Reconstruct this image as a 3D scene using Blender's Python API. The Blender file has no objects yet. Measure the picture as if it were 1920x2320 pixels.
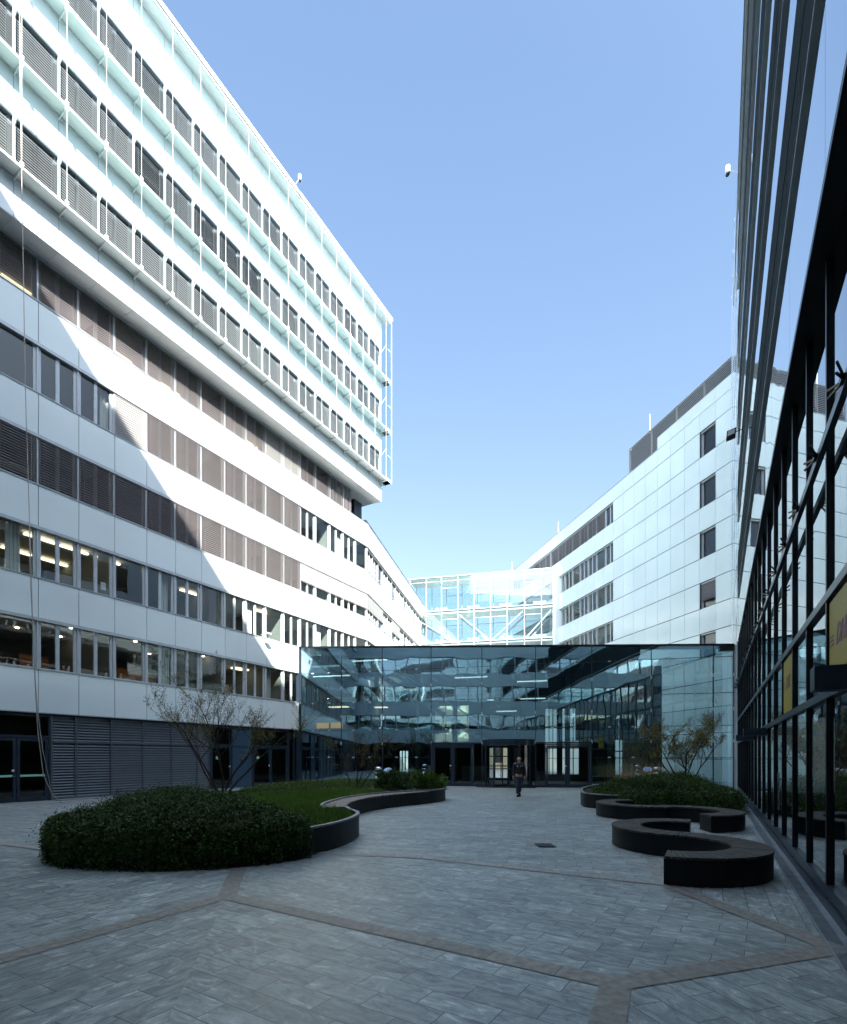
import bpy, bmesh, math, random
import numpy as np
from mathutils import Vector, Matrix
R = math.radians
rnd = random.Random(7)
SC = bpy.context.scene
COL = SC.collection

# ------------------------------------------------------------------ camera, sky, sun, exposure
cam_d = bpy.data.cameras.new("camera"); cam = bpy.data.objects.new("camera", cam_d); COL.objects.link(cam)
cam.location = (0, 0, 1.75); cam.rotation_euler = (R(90), 0, 0)
cam_d.sensor_fit = 'HORIZONTAL'; cam_d.sensor_width = 36.0
cam_d.lens = 1200 / 1920 * 36.0; cam_d.shift_y = 555 / 1920; cam_d.clip_end = 3000; cam_d.clip_start = 0.05
SC.camera = cam
SUN = Vector((0.375, -1.342, 1.03)).normalized()
ELEV = math.asin(SUN.z)
w = bpy.data.worlds.new("World"); SC.world = w; w.use_nodes = True
nt = w.node_tree; bg = nt.nodes['Background']
sky = nt.nodes.new('ShaderNodeTexSky'); sky.sky_type = 'NISHITA'; sky.sun_disc = False
sky.sun_elevation = ELEV; sky.sun_rotation = math.atan2(SUN.x, SUN.y)
sky.air_density = 1.0; sky.dust_density = 1.6; sky.ozone_density = 2.2; sky.altitude = 200
# sky response per channel: keeps the zenith, softens the step towards the horizon
sp = nt.nodes.new('ShaderNodeSeparateColor'); cb = nt.nodes.new('ShaderNodeCombineColor'); nt.links.new(sky.outputs[0], sp.inputs[0])
for ch, (pw, kk) in enumerate(((.80, .448), (.70, .40), (.58, .385))):
    m1 = nt.nodes.new('ShaderNodeMath'); m1.operation = 'MULTIPLY'; m1.inputs[1].default_value = .15
    m2 = nt.nodes.new('ShaderNodeMath'); m2.operation = 'POWER'; m2.inputs[1].default_value = pw
    m3 = nt.nodes.new('ShaderNodeMath'); m3.operation = 'MULTIPLY'; m3.inputs[1].default_value = kk/.15
    nt.links.new(sp.outputs[ch], m1.inputs[0]); nt.links.new(m1.outputs[0], m2.inputs[0]); nt.links.new(m2.outputs[0], m3.inputs[0]); nt.links.new(m3.outputs[0], cb.inputs[ch])
# broad glow around the sun, added to brighten the shaded courtyard
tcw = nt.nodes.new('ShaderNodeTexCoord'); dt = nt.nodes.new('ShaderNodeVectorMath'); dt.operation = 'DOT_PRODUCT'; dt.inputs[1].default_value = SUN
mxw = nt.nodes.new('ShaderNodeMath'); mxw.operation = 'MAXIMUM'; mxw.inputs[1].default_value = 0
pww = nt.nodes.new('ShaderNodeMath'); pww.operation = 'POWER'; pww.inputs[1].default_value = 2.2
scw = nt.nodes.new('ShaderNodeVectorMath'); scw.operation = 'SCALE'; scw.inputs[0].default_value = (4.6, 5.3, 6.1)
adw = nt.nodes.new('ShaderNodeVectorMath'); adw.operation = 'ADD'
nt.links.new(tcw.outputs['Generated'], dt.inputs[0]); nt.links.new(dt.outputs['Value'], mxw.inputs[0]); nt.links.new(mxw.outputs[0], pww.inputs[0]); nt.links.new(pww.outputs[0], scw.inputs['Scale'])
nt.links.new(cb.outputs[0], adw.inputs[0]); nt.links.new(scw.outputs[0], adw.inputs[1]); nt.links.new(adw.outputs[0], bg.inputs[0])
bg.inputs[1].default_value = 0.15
sl = bpy.data.lights.new("sun", 'SUN'); sl.energy = 5.0; sl.angle = R(0.5); sl.color = (1.0, 0.955, 0.88)
so = bpy.data.objects.new("sun", sl); COL.objects.link(so); so.rotation_euler = SUN.to_track_quat('Z', 'Y').to_euler()
SC.view_settings.view_transform = 'Standard'; SC.view_settings.look = 'None'
SC.view_settings.exposure = 2.15; SC.view_settings.gamma = 1
SC.cycles.max_bounces = 10; SC.cycles.transparent_max_bounces = 24; SC.cycles.glossy_bounces = 6
SC.cycles.caustics_reflective = False; SC.cycles.caustics_refractive = False
SC.cycles.sample_clamp_indirect = 6

# ------------------------------------------------------------------ helpers
TH = math.atan(652 / 1200)          # direction of both long facades
class Frame:
    def __init__(s, ox, oy, ux, uy):
        l = math.hypot(ux, uy); s.o = Vector((ox, oy, 0)); s.u = Vector((ux / l, uy / l, 0)); s.v = Vector((-uy / l, ux / l, 0))
        s.m = Matrix(((s.u.x, s.v.x, 0, ox), (s.u.y, s.v.y, 0, oy), (0, 0, 1, 0), (0, 0, 0, 1)))
    def p(s, x, y, z): return s.o + s.u * x + s.v * y + Vector((0, 0, z))
WORLD = Frame(0, 0, 1, 0)

def tag(o, label=None, cat=None, group=None, kind=None):
    if label: o['label'] = label
    if cat: o['category'] = cat
    if group: o['group'] = group
    if kind: o['kind'] = kind
    return o
def link(name, me, mats, parent=None, mat4=None):
    o = bpy.data.objects.new(name, me); COL.objects.link(o)
    for m in (mats if isinstance(mats, (list, tuple)) else [mats]):
        if m and (m.name not in me.materials): me.materials.append(m)
    if parent: o.parent = parent
    if mat4 is not None: o.matrix_basis = mat4
    return o
def empty(name, F, label, cat, group=None, kind=None):
    o = bpy.data.objects.new(name, None); COL.objects.link(o); o.empty_display_size = .3
    o.matrix_world = F.m if isinstance(F, Frame) else F
    return tag(o, label, cat, group, kind)
class MB:
    def __init__(s): s.v = []; s.f = []
    def quad(s, a, b, c, d):
        n = len(s.v); s.v += [tuple(a), tuple(b), tuple(c), tuple(d)]; s.f.append((n, n+1, n+2, n+3)); return s
    def box(s, x0, x1, y0, y1, z0, z1):
        n = len(s.v)
        for z in (z0, z1): s.v += [(x0, y0, z), (x1, y0, z), (x1, y1, z), (x0, y1, z)]
        s.f += [(n, n+3, n+2, n+1), (n+4, n+5, n+6, n+7), (n, n+1, n+5, n+4), (n+1, n+2, n+6, n+5), (n+2, n+3, n+7, n+6), (n+3, n, n+4, n+7)]
        return s
    def hexa(s, P):
        n = len(s.v); s.v += [tuple(p) for p in P]
        s.f += [(n, n+3, n+2, n+1), (n+4, n+5, n+6, n+7), (n, n+1, n+5, n+4), (n+1, n+2, n+6, n+5), (n+2, n+3, n+7, n+6), (n+3, n, n+4, n+7)]
        return s
    def bar(s, a, b, w, h, up=(0, 0, 1)):
        a = Vector(a); b = Vector(b); d = (b - a).normalized(); up = Vector(up)
        if abs(d.dot(up)) > .98: up = Vector((0, 1, 0)) if abs(d.y) < .9 else Vector((1, 0, 0))
        x = d.cross(up).normalized(); y = x.cross(d).normalized()
        P = []
        for q in (a, b):
            for (i, j) in ((-1, -1), (1, -1), (1, 1), (-1, 1)): P.append(q + x * (w/2*i) + y * (h/2*j))
        return s.hexa(P)
    def tube(s, pts, rad, seg=8, cap=True):
        pts = [Vector(p) for p in pts]; n0 = len(s.v); k = len(pts)
        rs = rad if isinstance(rad, (list, tuple)) else [rad] * k
        ref = Vector((0.13, 0.31, 0.94))
        for i, p in enumerate(pts):
            d = (pts[min(i+1, k-1)] - pts[max(i-1, 0)]).normalized()
            x = d.cross(ref)
            if x.length < .05: x = d.cross(Vector((1, 0, 0)))
            x.normalize(); y = d.cross(x)
            for j in range(seg):
                a = 2*math.pi*j/seg; s.v.append(tuple(p + x*math.cos(a)*rs[i] + y*math.sin(a)*rs[i]))
        for i in range(k-1):
            for j in range(seg):
                a = n0+i*seg+j; b = n0+i*seg+(j+1) % seg; s.f.append((a, b, b+seg, a+seg))
        if cap:
            s.f.append(tuple(n0+j for j in range(seg))[::-1]); s.f.append(tuple(n0+(k-1)*seg+j for j in range(seg)))
        return s
    def lathe(s, prof, cx=0, cy=0, seg=24, z0=0):
        n0 = len(s.v)
        for (r, z) in prof:
            for j in range(seg):
                a = 2*math.pi*j/seg; s.v.append((cx + r*math.cos(a), cy + r*math.sin(a), z0 + z))
        for i in range(len(prof)-1):
            for j in range(seg):
                a = n0+i*seg+j; b = n0+i*seg+(j+1) % seg; s.f.append((a, b, b+seg, a+seg))
        s.f.append(tuple(n0+j for j in range(seg))[::-1]); s.f.append(tuple(n0+(len(prof)-1)*seg+j for j in range(seg)))
        return s
    def poly(s, pts, z0, z1=None):
        n = len(s.v); k = len(pts)
        if z1 is None: s.v += [(p[0], p[1], z0) for p in pts]; s.f.append(tuple(range(n, n+k))); return s
        s.v += [(p[0], p[1], z0) for p in pts] + [(p[0], p[1], z1) for p in pts]
        s.f.append(tuple(range(n+k, n+2*k))); s.f.append(tuple(range(n, n+k))[::-1])
        for i in range(k): j = (i+1) % k; s.f.append((n+i, n+j, n+k+j, n+k+i))
        return s
    def mesh(s, name, smooth=False):
        me = bpy.data.meshes.new(name); me.from_pydata(s.v, [], s.f); me.update()
        if smooth:
            for p in me.polygons: p.use_smooth = True
        return me
    def build(s, name, mat, parent=None, smooth=False, mat4=None):
        return link(name, s.mesh(name, smooth), mat, parent, mat4)
T = Matrix.Translation

# ------------------------------------------------------------------ materials
def mat(name, col, rough=.5, metal=0, spec=.5, noise=0, nscale=3, bump=0, bscale=40, coat=0):
    m = bpy.data.materials.new(name); m.use_nodes = True; t = m.node_tree; b = t.nodes['Principled BSDF']
    b.inputs['Base Color'].default_value = (*col, 1); b.inputs['Roughness'].default_value = rough
    b.inputs['Metallic'].default_value = metal; b.inputs['Specular IOR Level'].default_value = spec
    b.inputs['Coat Weight'].default_value = coat; b.inputs['Coat Roughness'].default_value = .05
    tc = t.nodes.new('ShaderNodeTexCoord')
    if noise:
        n = t.nodes.new('ShaderNodeTexNoise'); n.inputs['Scale'].default_value = nscale; n.inputs['Detail'].default_value = 6
        t.links.new(tc.outputs['Object'], n.inputs['Vector'])
        r = t.nodes.new('ShaderNodeMapRange'); r.inputs[1].default_value = .3; r.inputs[2].default_value = .7
        r.inputs[3].default_value = 1-noise; r.inputs[4].default_value = 1+noise
        t.links.new(n.outputs[0], r.inputs[0])
        mx = t.nodes.new('ShaderNodeVectorMath'); mx.operation = 'SCALE'; mx.inputs[0].default_value = col
        t.links.new(r.outputs[0], mx.inputs['Scale']); t.links.new(mx.outputs[0], b.inputs['Base Color'])
    if bump:
        n = t.nodes.new('ShaderNodeTexNoise'); n.inputs['Scale'].default_value = bscale; n.inputs['Detail'].default_value = 4
        t.links.new(tc.outputs['Object'], n.inputs['Vector'])
        bp = t.nodes.new('ShaderNodeBump'); bp.inputs['Strength'].default_value = bump; bp.inputs['Distance'].default_value = .01
        t.links.new(n.outputs[0], bp.inputs['Height']); t.links.new(bp.outputs[0], b.inputs['Normal'])
    return m
def glass(name, tint, base=.04, ior=1.5, wav=0.0, wscale=.8, rough=0.0, gtint=(1, 1, 1)):
    m = bpy.data.materials.new(name); m.use_nodes = True; t = m.node_tree; N = t.nodes
    for n in list(N): N.remove(n)
    out = N.new('ShaderNodeOutputMaterial'); mix = N.new('ShaderNodeMixShader'); tr = N.new('ShaderNodeBsdfTransparent'); gl = N.new('ShaderNodeBsdfGlossy')
    tr.inputs[0].default_value = (*tint, 1); gl.inputs['Roughness'].default_value = rough; gl.inputs[0].default_value = (*gtint, 1)
    lw = N.new('ShaderNodeLayerWeight'); lw.inputs[0].default_value = .5
    fr = N.new('ShaderNodeMath'); fr.operation = 'POWER'; fr.inputs[1].default_value = 7.0 - 1.6*ior; t.links.new(lw.outputs['Facing'], fr.inputs[0])
    mr = N.new('ShaderNodeMapRange'); mr.inputs[3].default_value = base; mr.inputs[4].default_value = 1
    t.links.new(fr.outputs[0], mr.inputs[0]); t.links.new(mr.outputs[0], mix.inputs[0])
    t.links.new(tr.outputs[0], mix.inputs[1]); t.links.new(gl.outputs[0], mix.inputs[2]); t.links.new(mix.outputs[0], out.inputs[0])
    if wav:
        g = N.new('ShaderNodeNewGeometry'); n = N.new('ShaderNodeTexNoise'); n.inputs['Scale'].default_value = wscale; n.inputs['Detail'].default_value = 1.2
        mp = N.new('ShaderNodeVectorMath'); mp.operation = 'MULTIPLY'; mp.inputs[1].default_value = (1, 1, .75)
        t.links.new(g.outputs['Position'], mp.inputs[0]); t.links.new(mp.outputs[0], n.inputs['Vector'])
        bp = N.new('ShaderNodeBump'); bp.inputs['Strength'].default_value = 1; bp.inputs['Distance'].default_value = wav
        t.links.new(n.outputs[0], bp.inputs['Height']); t.links.new(bp.outputs[0], gl.inputs['Normal'])
    return m
def emit(name, col, s):
    m = bpy.data.materials.new(name); m.use_nodes = True; b = m.node_tree.nodes['Principled BSDF']
    b.inputs['Base Color'].default_value = (*col, 1); b.inputs['Emission Color'].default_value = (*col, 1); b.inputs['Emission Strength'].default_value = s
    return m
def panel_mat(name, col, rough, noise):
    # back-painted glass cladding: glossy, very slightly uneven
    m = mat(name, col, rough, 0, .5, noise, .35)
    b = m.node_tree.nodes['Principled BSDF']; t = m.node_tree
    n = t.nodes.new('ShaderNodeTexNoise'); n.inputs['Scale'].default_value = .5; g = t.nodes.new('ShaderNodeNewGeometry')
    t.links.new(g.outputs['Position'], n.inputs['Vector'])
    bp = t.nodes.new('ShaderNodeBump'); bp.inputs['Distance'].default_value = .006; t.links.new(n.outputs[0], bp.inputs['Height']); t.links.new(bp.outputs[0], b.inputs['Normal'])
    return m
M = {}
M['panel'] = panel_mat('white_cladding', (.78, .875, .89), .12, .035)
M['panel_far'] = panel_mat('pale_cladding', (.77, .87, .875), .12, .05)
M['joint'] = mat('dark_joint', (.05, .06, .07), .7)
M['alu'] = mat('aluminium_frame', (.50, .54, .57), .35, .2, .5, .06)
M['alu_lt'] = mat('white_steel', (.82, .83, .82), .3)
M['slat'] = mat('blind_slat', (.275, .255, .26), .42, .0, .4)
M['bridge_fr'] = mat('pale_bridge_frame', (.40, .42, .42), .4)
M['slat_up'] = mat('upper_blind_slat', (.165, .16, .168), .42, .0, .4)
M['slat_lt'] = mat('pale_blind_slat', (.34, .34, .33), .45)
M['dark'] = mat('dark_blue_metal', (.018, .030, .046), .35, 0, .4, .12)
M['louvre'] = mat('louvre_metal', (.10, .12, .14), .35, .3, .5, .08)
M['grille'] = mat('roof_louvre', (.42, .43, .43), .5, .3)
M['blk'] = mat('black_metal', (.008, .010, .013), .35, 0, .3)
M['room'] = mat('room_wall', (.21, .23, .22), .8, 0, .3, .1, .6)
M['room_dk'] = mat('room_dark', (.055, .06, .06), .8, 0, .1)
M['frame_dk'] = mat('dark_window_frame', (.11, .13, .15), .4)
M['ceil'] = mat('room_ceiling', (.42, .42, .39), .9)
M['lamp_room'] = emit('office_tube', (1, .84, .58), .9)
M['lit_orange'] = emit('backlit_orange_panel', (1, .45, .08), .22)
M['orange'] = mat('orange_wall', (.72, .28, .07), .6, 0, .4, .15, 1.0)
M['wood_wall'] = mat('timber_lining', (.22, .12, .05), .5, 0, .4, .35, 4)
M['soffit'] = mat('soffit_board', (.64, .66, .65), .45, 0, .5, .04)
M['shelf'] = mat('frosted_shelf', (.62, .70, .69), .5)
M['curtain'] = mat('pale_curtain', (.60, .62, .60), .8)
M['g_win'] = glass('window_glass', (.78, .83, .81), .07, 1.52, .0025, .9)
M['g_hall'] = glass('hall_glass', (.42, .60, .66),   .46, 1.5, .008, .62, 0, (.62, .88, 1.0))
M['g_scr'] = glass('screen_glass', (.955, .99, .985), .0, 1.3, 0)
M['g_bridge'] = glass('bridge_glass', (.80, .92, .93), .16, 1.5, .004, .7)
M['g_door'] = glass('door_glass', (.45, .52, .52), .05, 1.5, .002, .8)
M['g_right'] = glass('curtain_wall_glass', (.30, .36, .37), .24, 1.75, .0022, .55, 0, (.95, .98, 1))
M['g_mirror'] = mat('mirror_spandrel', (.62, .68, .70), .02, 1.0)
_t = M['g_mirror'].node_tree; _n = _t.nodes.new('ShaderNodeTexNoise'); _n.inputs['Scale'].default_value = .5; _n.inputs['Detail'].default_value = 1
_g = _t.nodes.new('ShaderNodeNewGeometry'); _t.links.new(_g.outputs['Position'], _n.inputs['Vector'])
_b = _t.nodes.new('ShaderNodeBump'); _b.inputs['Distance'].default_value = .004; _t.links.new(_n.outputs[0], _b.inputs['Height']); _t.links.new(_b.outputs[0], _t.nodes['Principled BSDF'].inputs['Normal'])
M['lamp_w'] = emit('warm_tube', (1, .80, .50), .7)
M['lamp_c'] = emit('cool_tube', (.86, 1, .93), .45)
M['spot'] = emit('downlight', (1, .82, .6), 5)
M['wood'] = mat('weathered_timber', (.066, .060, .052), .7, 0, .3, .35, 9, .5, 60)
M['seat_wood'] = mat('grey_timber', (.25, .21, .18), .7, 0, .3, .25, 9, .4, 60)
M['bench'] = mat('charcoal_steel', (.007, .009, .011), .5, 0, .25, .2, 3)
M['tower_band'] = mat('tower_dark_band', (.022, .032, .036), .8, 0, .03, .15, 2)
M['rim'] = mat('weathered_rim', (.21, .23, .25), .55, .2, .5, .2, 5)
M['soil'] = mat('dark_soil', (.035, .028, .02), .95, 0, .2, .4, 8)
M['leaf'] = mat('cotoneaster_leaf', (.038, .075, .015), .55, 0, .25, .5, 7)
M['shade_leaf'] = mat('shaded_inner_foliage', (.010, .016, .006), .9, 0, .1, .5, 12)  # near-black green paints in the shade inside the shrubs
M['leaf2'] = mat('juniper_leaf', (.072, .13, .018), .55, 0, .25, .4, 7)
M['grass'] = mat('grass_blade', (.11, .20, .024), .55, 0, .3, .35, 3)
M['bud'] = mat('spring_bud', (.21, .18, .06), .6, 0, .3, .3, 9)
M['bark'] = mat('bark', (.035, .027, .022), .85, 0, .3, .3, 20)
M['slate'] = mat('slate_chips', (.075, .085, .10), .6, 0, .4, .5, 20)
M['straw'] = mat('dry_grass', (.36, .27, .14), .8)
M['steel'] = mat('brushed_steel', (.62, .64, .66), .22, 1)
M['yellow'] = mat('yellow_film', (.34, .26, .02), .5, 0, .3)
M['red'] = mat('dark_red_lettering', (.15, .03, .05), .5)
M['sky_lid'] = mat('sky_painted_lid', (.35, .5, .75), .15, .3)  # mirror lid: reflected sky is painted into the base colour
M['skin'] = mat('skin', (.55, .34, .26), .6)
M['jacket'] = mat('black_jacket', (.010, .010, .014), .7)
M['jeans'] = mat('dark_jeans', (.045, .06, .09), .85, 0, .3, .3, 10)
M['hair'] = mat('brown_hair', (.03, .02, .014), .8)
M['trim_white'] = mat('white_trim', (.7, .7, .7), .6)
M['cream'] = mat('cream_render', (.66, .58, .38), .8, 0, .3, .06, .4)
M['rope'] = mat('pale_rope', (.45, .40, .36), .8)
M['blue_panel'] = mat('blue_grey_panel', (.035, .075, .125), .35, .1)
M['mint'] = mat('mint_sticker', (.35, .68, .58), .5)
M['mat_dk'] = mat('entrance_matting', (.03, .033, .04), .95, 0, .2, .2, 30)

def island(m, amt):
    t = m.node_tree; b = t.nodes['Principled BSDF']; g = t.nodes.new('ShaderNodeNewGeometry')
    r = t.nodes.new('ShaderNodeMapRange'); r.inputs[3].default_value = 1-amt; r.inputs[4].default_value = 1+amt; t.links.new(g.outputs['Random Per Island'], r.inputs[0])
    v = t.nodes.new('ShaderNodeVectorMath'); v.operation = 'SCALE'; bc = b.inputs['Base Color']
    if bc.links: t.links.new(bc.links[0].from_socket, v.inputs[0])
    else: v.inputs[0].default_value = bc.default_value[:3]
    t.links.new(r.outputs[0], v.inputs['Scale']); t.links.new(v.outputs[0], bc)
for k_, a_ in (('panel', .03), ('panel_far', .03), ('wood', .32), ('seat_wood', .25), ('leaf', .45), ('leaf2', .40), ('grass', .35), ('bud', .3), ('slat', .10), ('slat_lt', .07), ('louvre', .08), ('soffit', .03)): island(M[k_], a_)
# ground paving: oblong quartzite slabs with swirling veins
def paving_mat():
    m = bpy.data.materials.new('quartzite_paving'); m.use_nodes = True; t = m.node_tree; N = t.nodes; b = N['Principled BSDF']; L = t.links.new
    uv = N.new('ShaderNodeTexCoord')
    br = N.new('ShaderNodeTexBrick'); br.offset = .43; br.inputs['Scale'].default_value = 1
    br.inputs['Brick Width'].default_value = .56; br.inputs['Row Height'].default_value = .245
    br.inputs['Mortar Size'].default_value = .0038; br.inputs['Mortar Smooth'].default_value = .1; br.inputs['Bias'].default_value = 0
    br.inputs['Color1'].default_value = (.0, .0, .0, 1); br.inputs['Color2'].default_value = (1, 1, 1, 1); br.inputs['Mortar'].default_value = (.5, .5, .5, 1)
    L(uv.outputs['UV'], br.inputs['Vector'])
    # per-slab random offset for the veins
    ad = N.new('ShaderNodeVectorMath'); ad.operation = 'MULTIPLY_ADD'; ad.inputs[1].default_value = (37, 21, 53)
    L(br.outputs['Color'], ad.inputs[0]); L(uv.outputs['UV'], ad.inputs[2])
    sw = N.new('ShaderNodeMapping'); sw.inputs['Scale'].default_value = (1.0, 2.3, 1); L(ad.outputs[0], sw.inputs['Vector'])
    n1 = N.new('ShaderNodeTexNoise'); n1.inputs['Scale'].default_value = 3.4; n1.inputs['Detail'].default_value = 12; n1.inputs['Distortion'].default_value = 1.3; n1.inputs['Roughness'].default_value = .72
    L(sw.outputs[0], n1.inputs['Vector'])
    n2 = N.new('ShaderNodeTexNoise'); n2.inputs['Scale'].default_value = 120; n2.inputs['Detail'].default_value = 2; L(uv.outputs['UV'], n2.inputs['Vector'])
    n3 = N.new('ShaderNodeTexNoise'); n3.inputs['Scale'].default_value = .35; n3.inputs['Detail'].default_value = 4; L(uv.outputs['Object'], n3.inputs['Vector'])
    cr = N.new('ShaderNodeValToRGB'); e = cr.color_ramp.elements
    e[0].position = .34; e[0].color = (.12, .142, .15, 1); e[1].position = .66; e[1].color = (.66, .70, .68, 1)
    x = e.new(.46); x.color = (.26, .29, .288, 1); x = e.new(.57); x.color = (.385, .42, .41, 1)
    L(n1.outputs[0], cr.inputs[0])
    def mul(a, node, lo, hi, f0=0., f1=1.):
        r = N.new('ShaderNodeMapRange'); r.inputs[1].default_value = f0; r.inputs[2].default_value = f1; r.inputs[3].default_value = lo; r.inputs[4].default_value = hi
        L(node, r.inputs[0]); s = N.new('ShaderNodeVectorMath'); s.operation = 'SCALE'; L(a, s.inputs[0]); L(r.outputs[0], s.inputs['Scale']); return s.outputs[0]
    c = mul(cr.outputs[0], br.outputs['Color'], .80, 1.18)
    c = mul(c, n2.outputs[0], .82, 1.16, .3, .7)
    c = mul(c, n3.outputs[0], .78, 1.12, .3, .7)
    n4 = N.new('ShaderNodeTexNoise'); n4.inputs['Scale'].default_value = 4.5; n4.inputs['Detail'].default_value = 8; L(uv.outputs['Object'], n4.inputs['Vector'])
    c = mul(c, n4.outputs[0], .80, 1.0, .30, .46)
    mx = N.new('ShaderNodeMix'); mx.data_type = 'RGBA'; L(br.outputs['Fac'], mx.inputs[0]); L(c, mx.inputs[6]); mx.inputs[7].default_value = (.055, .058, .06, 1)
    L(mx.outputs[2], b.inputs['Base Color'])
    rr = N.new('ShaderNodeMapRange'); rr.inputs[3].default_value = .30; rr.inputs[4].default_value = .62; L(n1.outputs[0], rr.inputs[0]); L(rr.outputs[0], b.inputs['Roughness'])
    bp = N.new('ShaderNodeBump'); bp.inputs['Strength'].default_value = .35; bp.inputs['Distance'].default_value = .004
    sb = N.new('ShaderNodeMath'); sb.operation = 'SUBTRACT'; L(n1.outputs[0], sb.inputs[0]); L(br.outputs['Fac'], sb.inputs[1]); L(sb.outputs[0], bp.inputs['Height']); L(bp.outputs[0], b.inputs['Normal'])
    return m
M['paving'] = paving_mat()
M['band_worn'] = mat('worn_granite', (.37, .355, .33), .6, 0, .3, .25, 14)
M['band'] = mat('brown_granite', (.285, .258, .226), .55, 0, .4, .28, 14, .3, 90)
def add_joints(m, wdt, row):
    t = m.node_tree; N = t.nodes; b = N['Principled BSDF']; L = t.links.new
    src = b.inputs['Base Color'].links[0].from_socket
    uv = N.new('ShaderNodeTexCoord'); br = N.new('ShaderNodeTexBrick'); br.inputs['Scale'].default_value = 1; br.inputs['Brick Width'].default_value = wdt; br.inputs['Row Height'].default_value = row
    br.inputs['Mortar Size'].default_value = .0035; L(uv.outputs['UV'], br.inputs['Vector']); br.offset = 0
    br.inputs['Color1'].default_value = (.85, .85, .85, 1); br.inputs['Color2'].default_value = (1.12, 1.1, 1.08, 1); br.inputs['Mortar'].default_value = (.3, .3, .3, 1)
    mm = N.new('ShaderNodeVectorMath'); mm.operation = 'MULTIPLY'; L(src, mm.inputs[0]); L(br.outputs['Color'], mm.inputs[1]); L(mm.outputs[0], b.inputs['Base Color'])
add_joints(M['band'], .62, 10); add_joints(M['band_worn'], .62, 10)

# ------------------------------------------------------------------ ground
def flat(name, polys, z, m, label=None, kind='structure', parent=None):
    """polys: list of (pts, angle) - one mesh, uv rotated to each polygon's slab direction"""
    me = bpy.data.meshes.new(name); V = []; Fc = []; UV = []
    for pts, ang in polys:
        n = len(V); V += [(p[0], p[1], z) for p in pts]; Fc.append(tuple(range(n, n+len(pts))))
        c, s = math.cos(ang), math.sin(ang); x0, y0 = pts[0]
        UV += [((p[0]-x0)*c + (p[1]-y0)*s + .1, -(p[0]-x0)*s + (p[1]-y0)*c + .12) for p in pts]
    me.from_pydata(V, [], Fc); uvl = me.uv_layers.new(name='UVMap')
    for i, uv in enumerate(UV): uvl.data[i].uv = uv
    me.update(); me.validate()
    for p in me.polygons:
        pass
    o = link(name, me, m, parent)
    return tag(o, label, None, None, kind)
# one sheet out to the horizon
flat('ground', [([(-1200, -1200), (1200, -1200), (1200, 1200), (-1200, 1200)], R(-14))], 0, M['paving'])
J1 = (-2.46, 6.62); J2 = (1.48, 4.07); J3 = (3.74, 4.81); J4 = (3.3, 7.25); J5 = (-1.2, 10.0)
def ang(a, b): return math.atan2(b[1]-a[1], b[0]-a[0])
a12 = ang(J1, J2)
LW = (-16, -.9)      # far left end of the band
BL = (-9.5, 2.4)
a1L = ang(J1, (-3.64, 4.56))
PL = (-9.0, 10.5)
polys = []
# left of / under J1: mitred zone with slabs parallel to each band
K = (-.1, -3)
polys.append(([J1, K, (-8, -3)], ang(J1, (-8, -3))))
polys.append(([J1, J2, (.4, 1.4), (-.1, -3)], a12))
polys.append(([J2, J3, (5.2, 4.3), (5.2, -3), (.9, -3), (.4, 1.4)], ang(J2, J3) + R(90)))
polys.append(([J1, (-2.96, 8.54), (-1.2, 10.0), J4, J3, J2], a12))
polys.append(([J3, J4, (5.4, 12.0), (12.2, 24), (13.5, 24), (4.6, 4.7)], math.pi/2 - TH))
polys.append(([J1, (-8, -3), (-14, 0), (-12, 9.2), (-2.96, 8.54)], ang(J1, (-8, -3)) + R(0)))
flat('paving_fields', polys, .004, M['paving'])
def strip(pts, wdt):
    out = []
    for a, b in zip(pts[:-1], pts[1:]):
        t = ang(a, b); nx, ny = -math.sin(t)*wdt/2, math.cos(t)*wdt/2
        e = wdt*.28; ax, ay = a[0]-math.cos(t)*0, a[1]-math.sin(t)*0; bx, by = b[0]+math.cos(t)*0, b[1]+math.sin(t)*0
        out.append(([(ax-nx, ay-ny), (bx-nx, by-ny), (bx+nx, by+ny), (ax+nx, ay+ny)], t))
    return out
segs = [[J1, (-8, -3)], [J1, (-2.96, 8.54)], [J1, J2], [J2, (.25, 1.4), (-.2, -3)], [J2, J3], [J3, (5.0, 4.35)], [J3, J4], [J4, (0, 9.17), (-1.94, 9.63)], [J4, (3.9, 9.0)],
        [(-16, 11.2), (-8.5, 10.66), (-6.9, 9.9)]]
zz = .008
for i, sg in enumerate(segs):
    flat('paving_band', strip(sg, .23), zz + i*.0006, M['band' if i < 7 else 'band_worn'])

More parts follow.
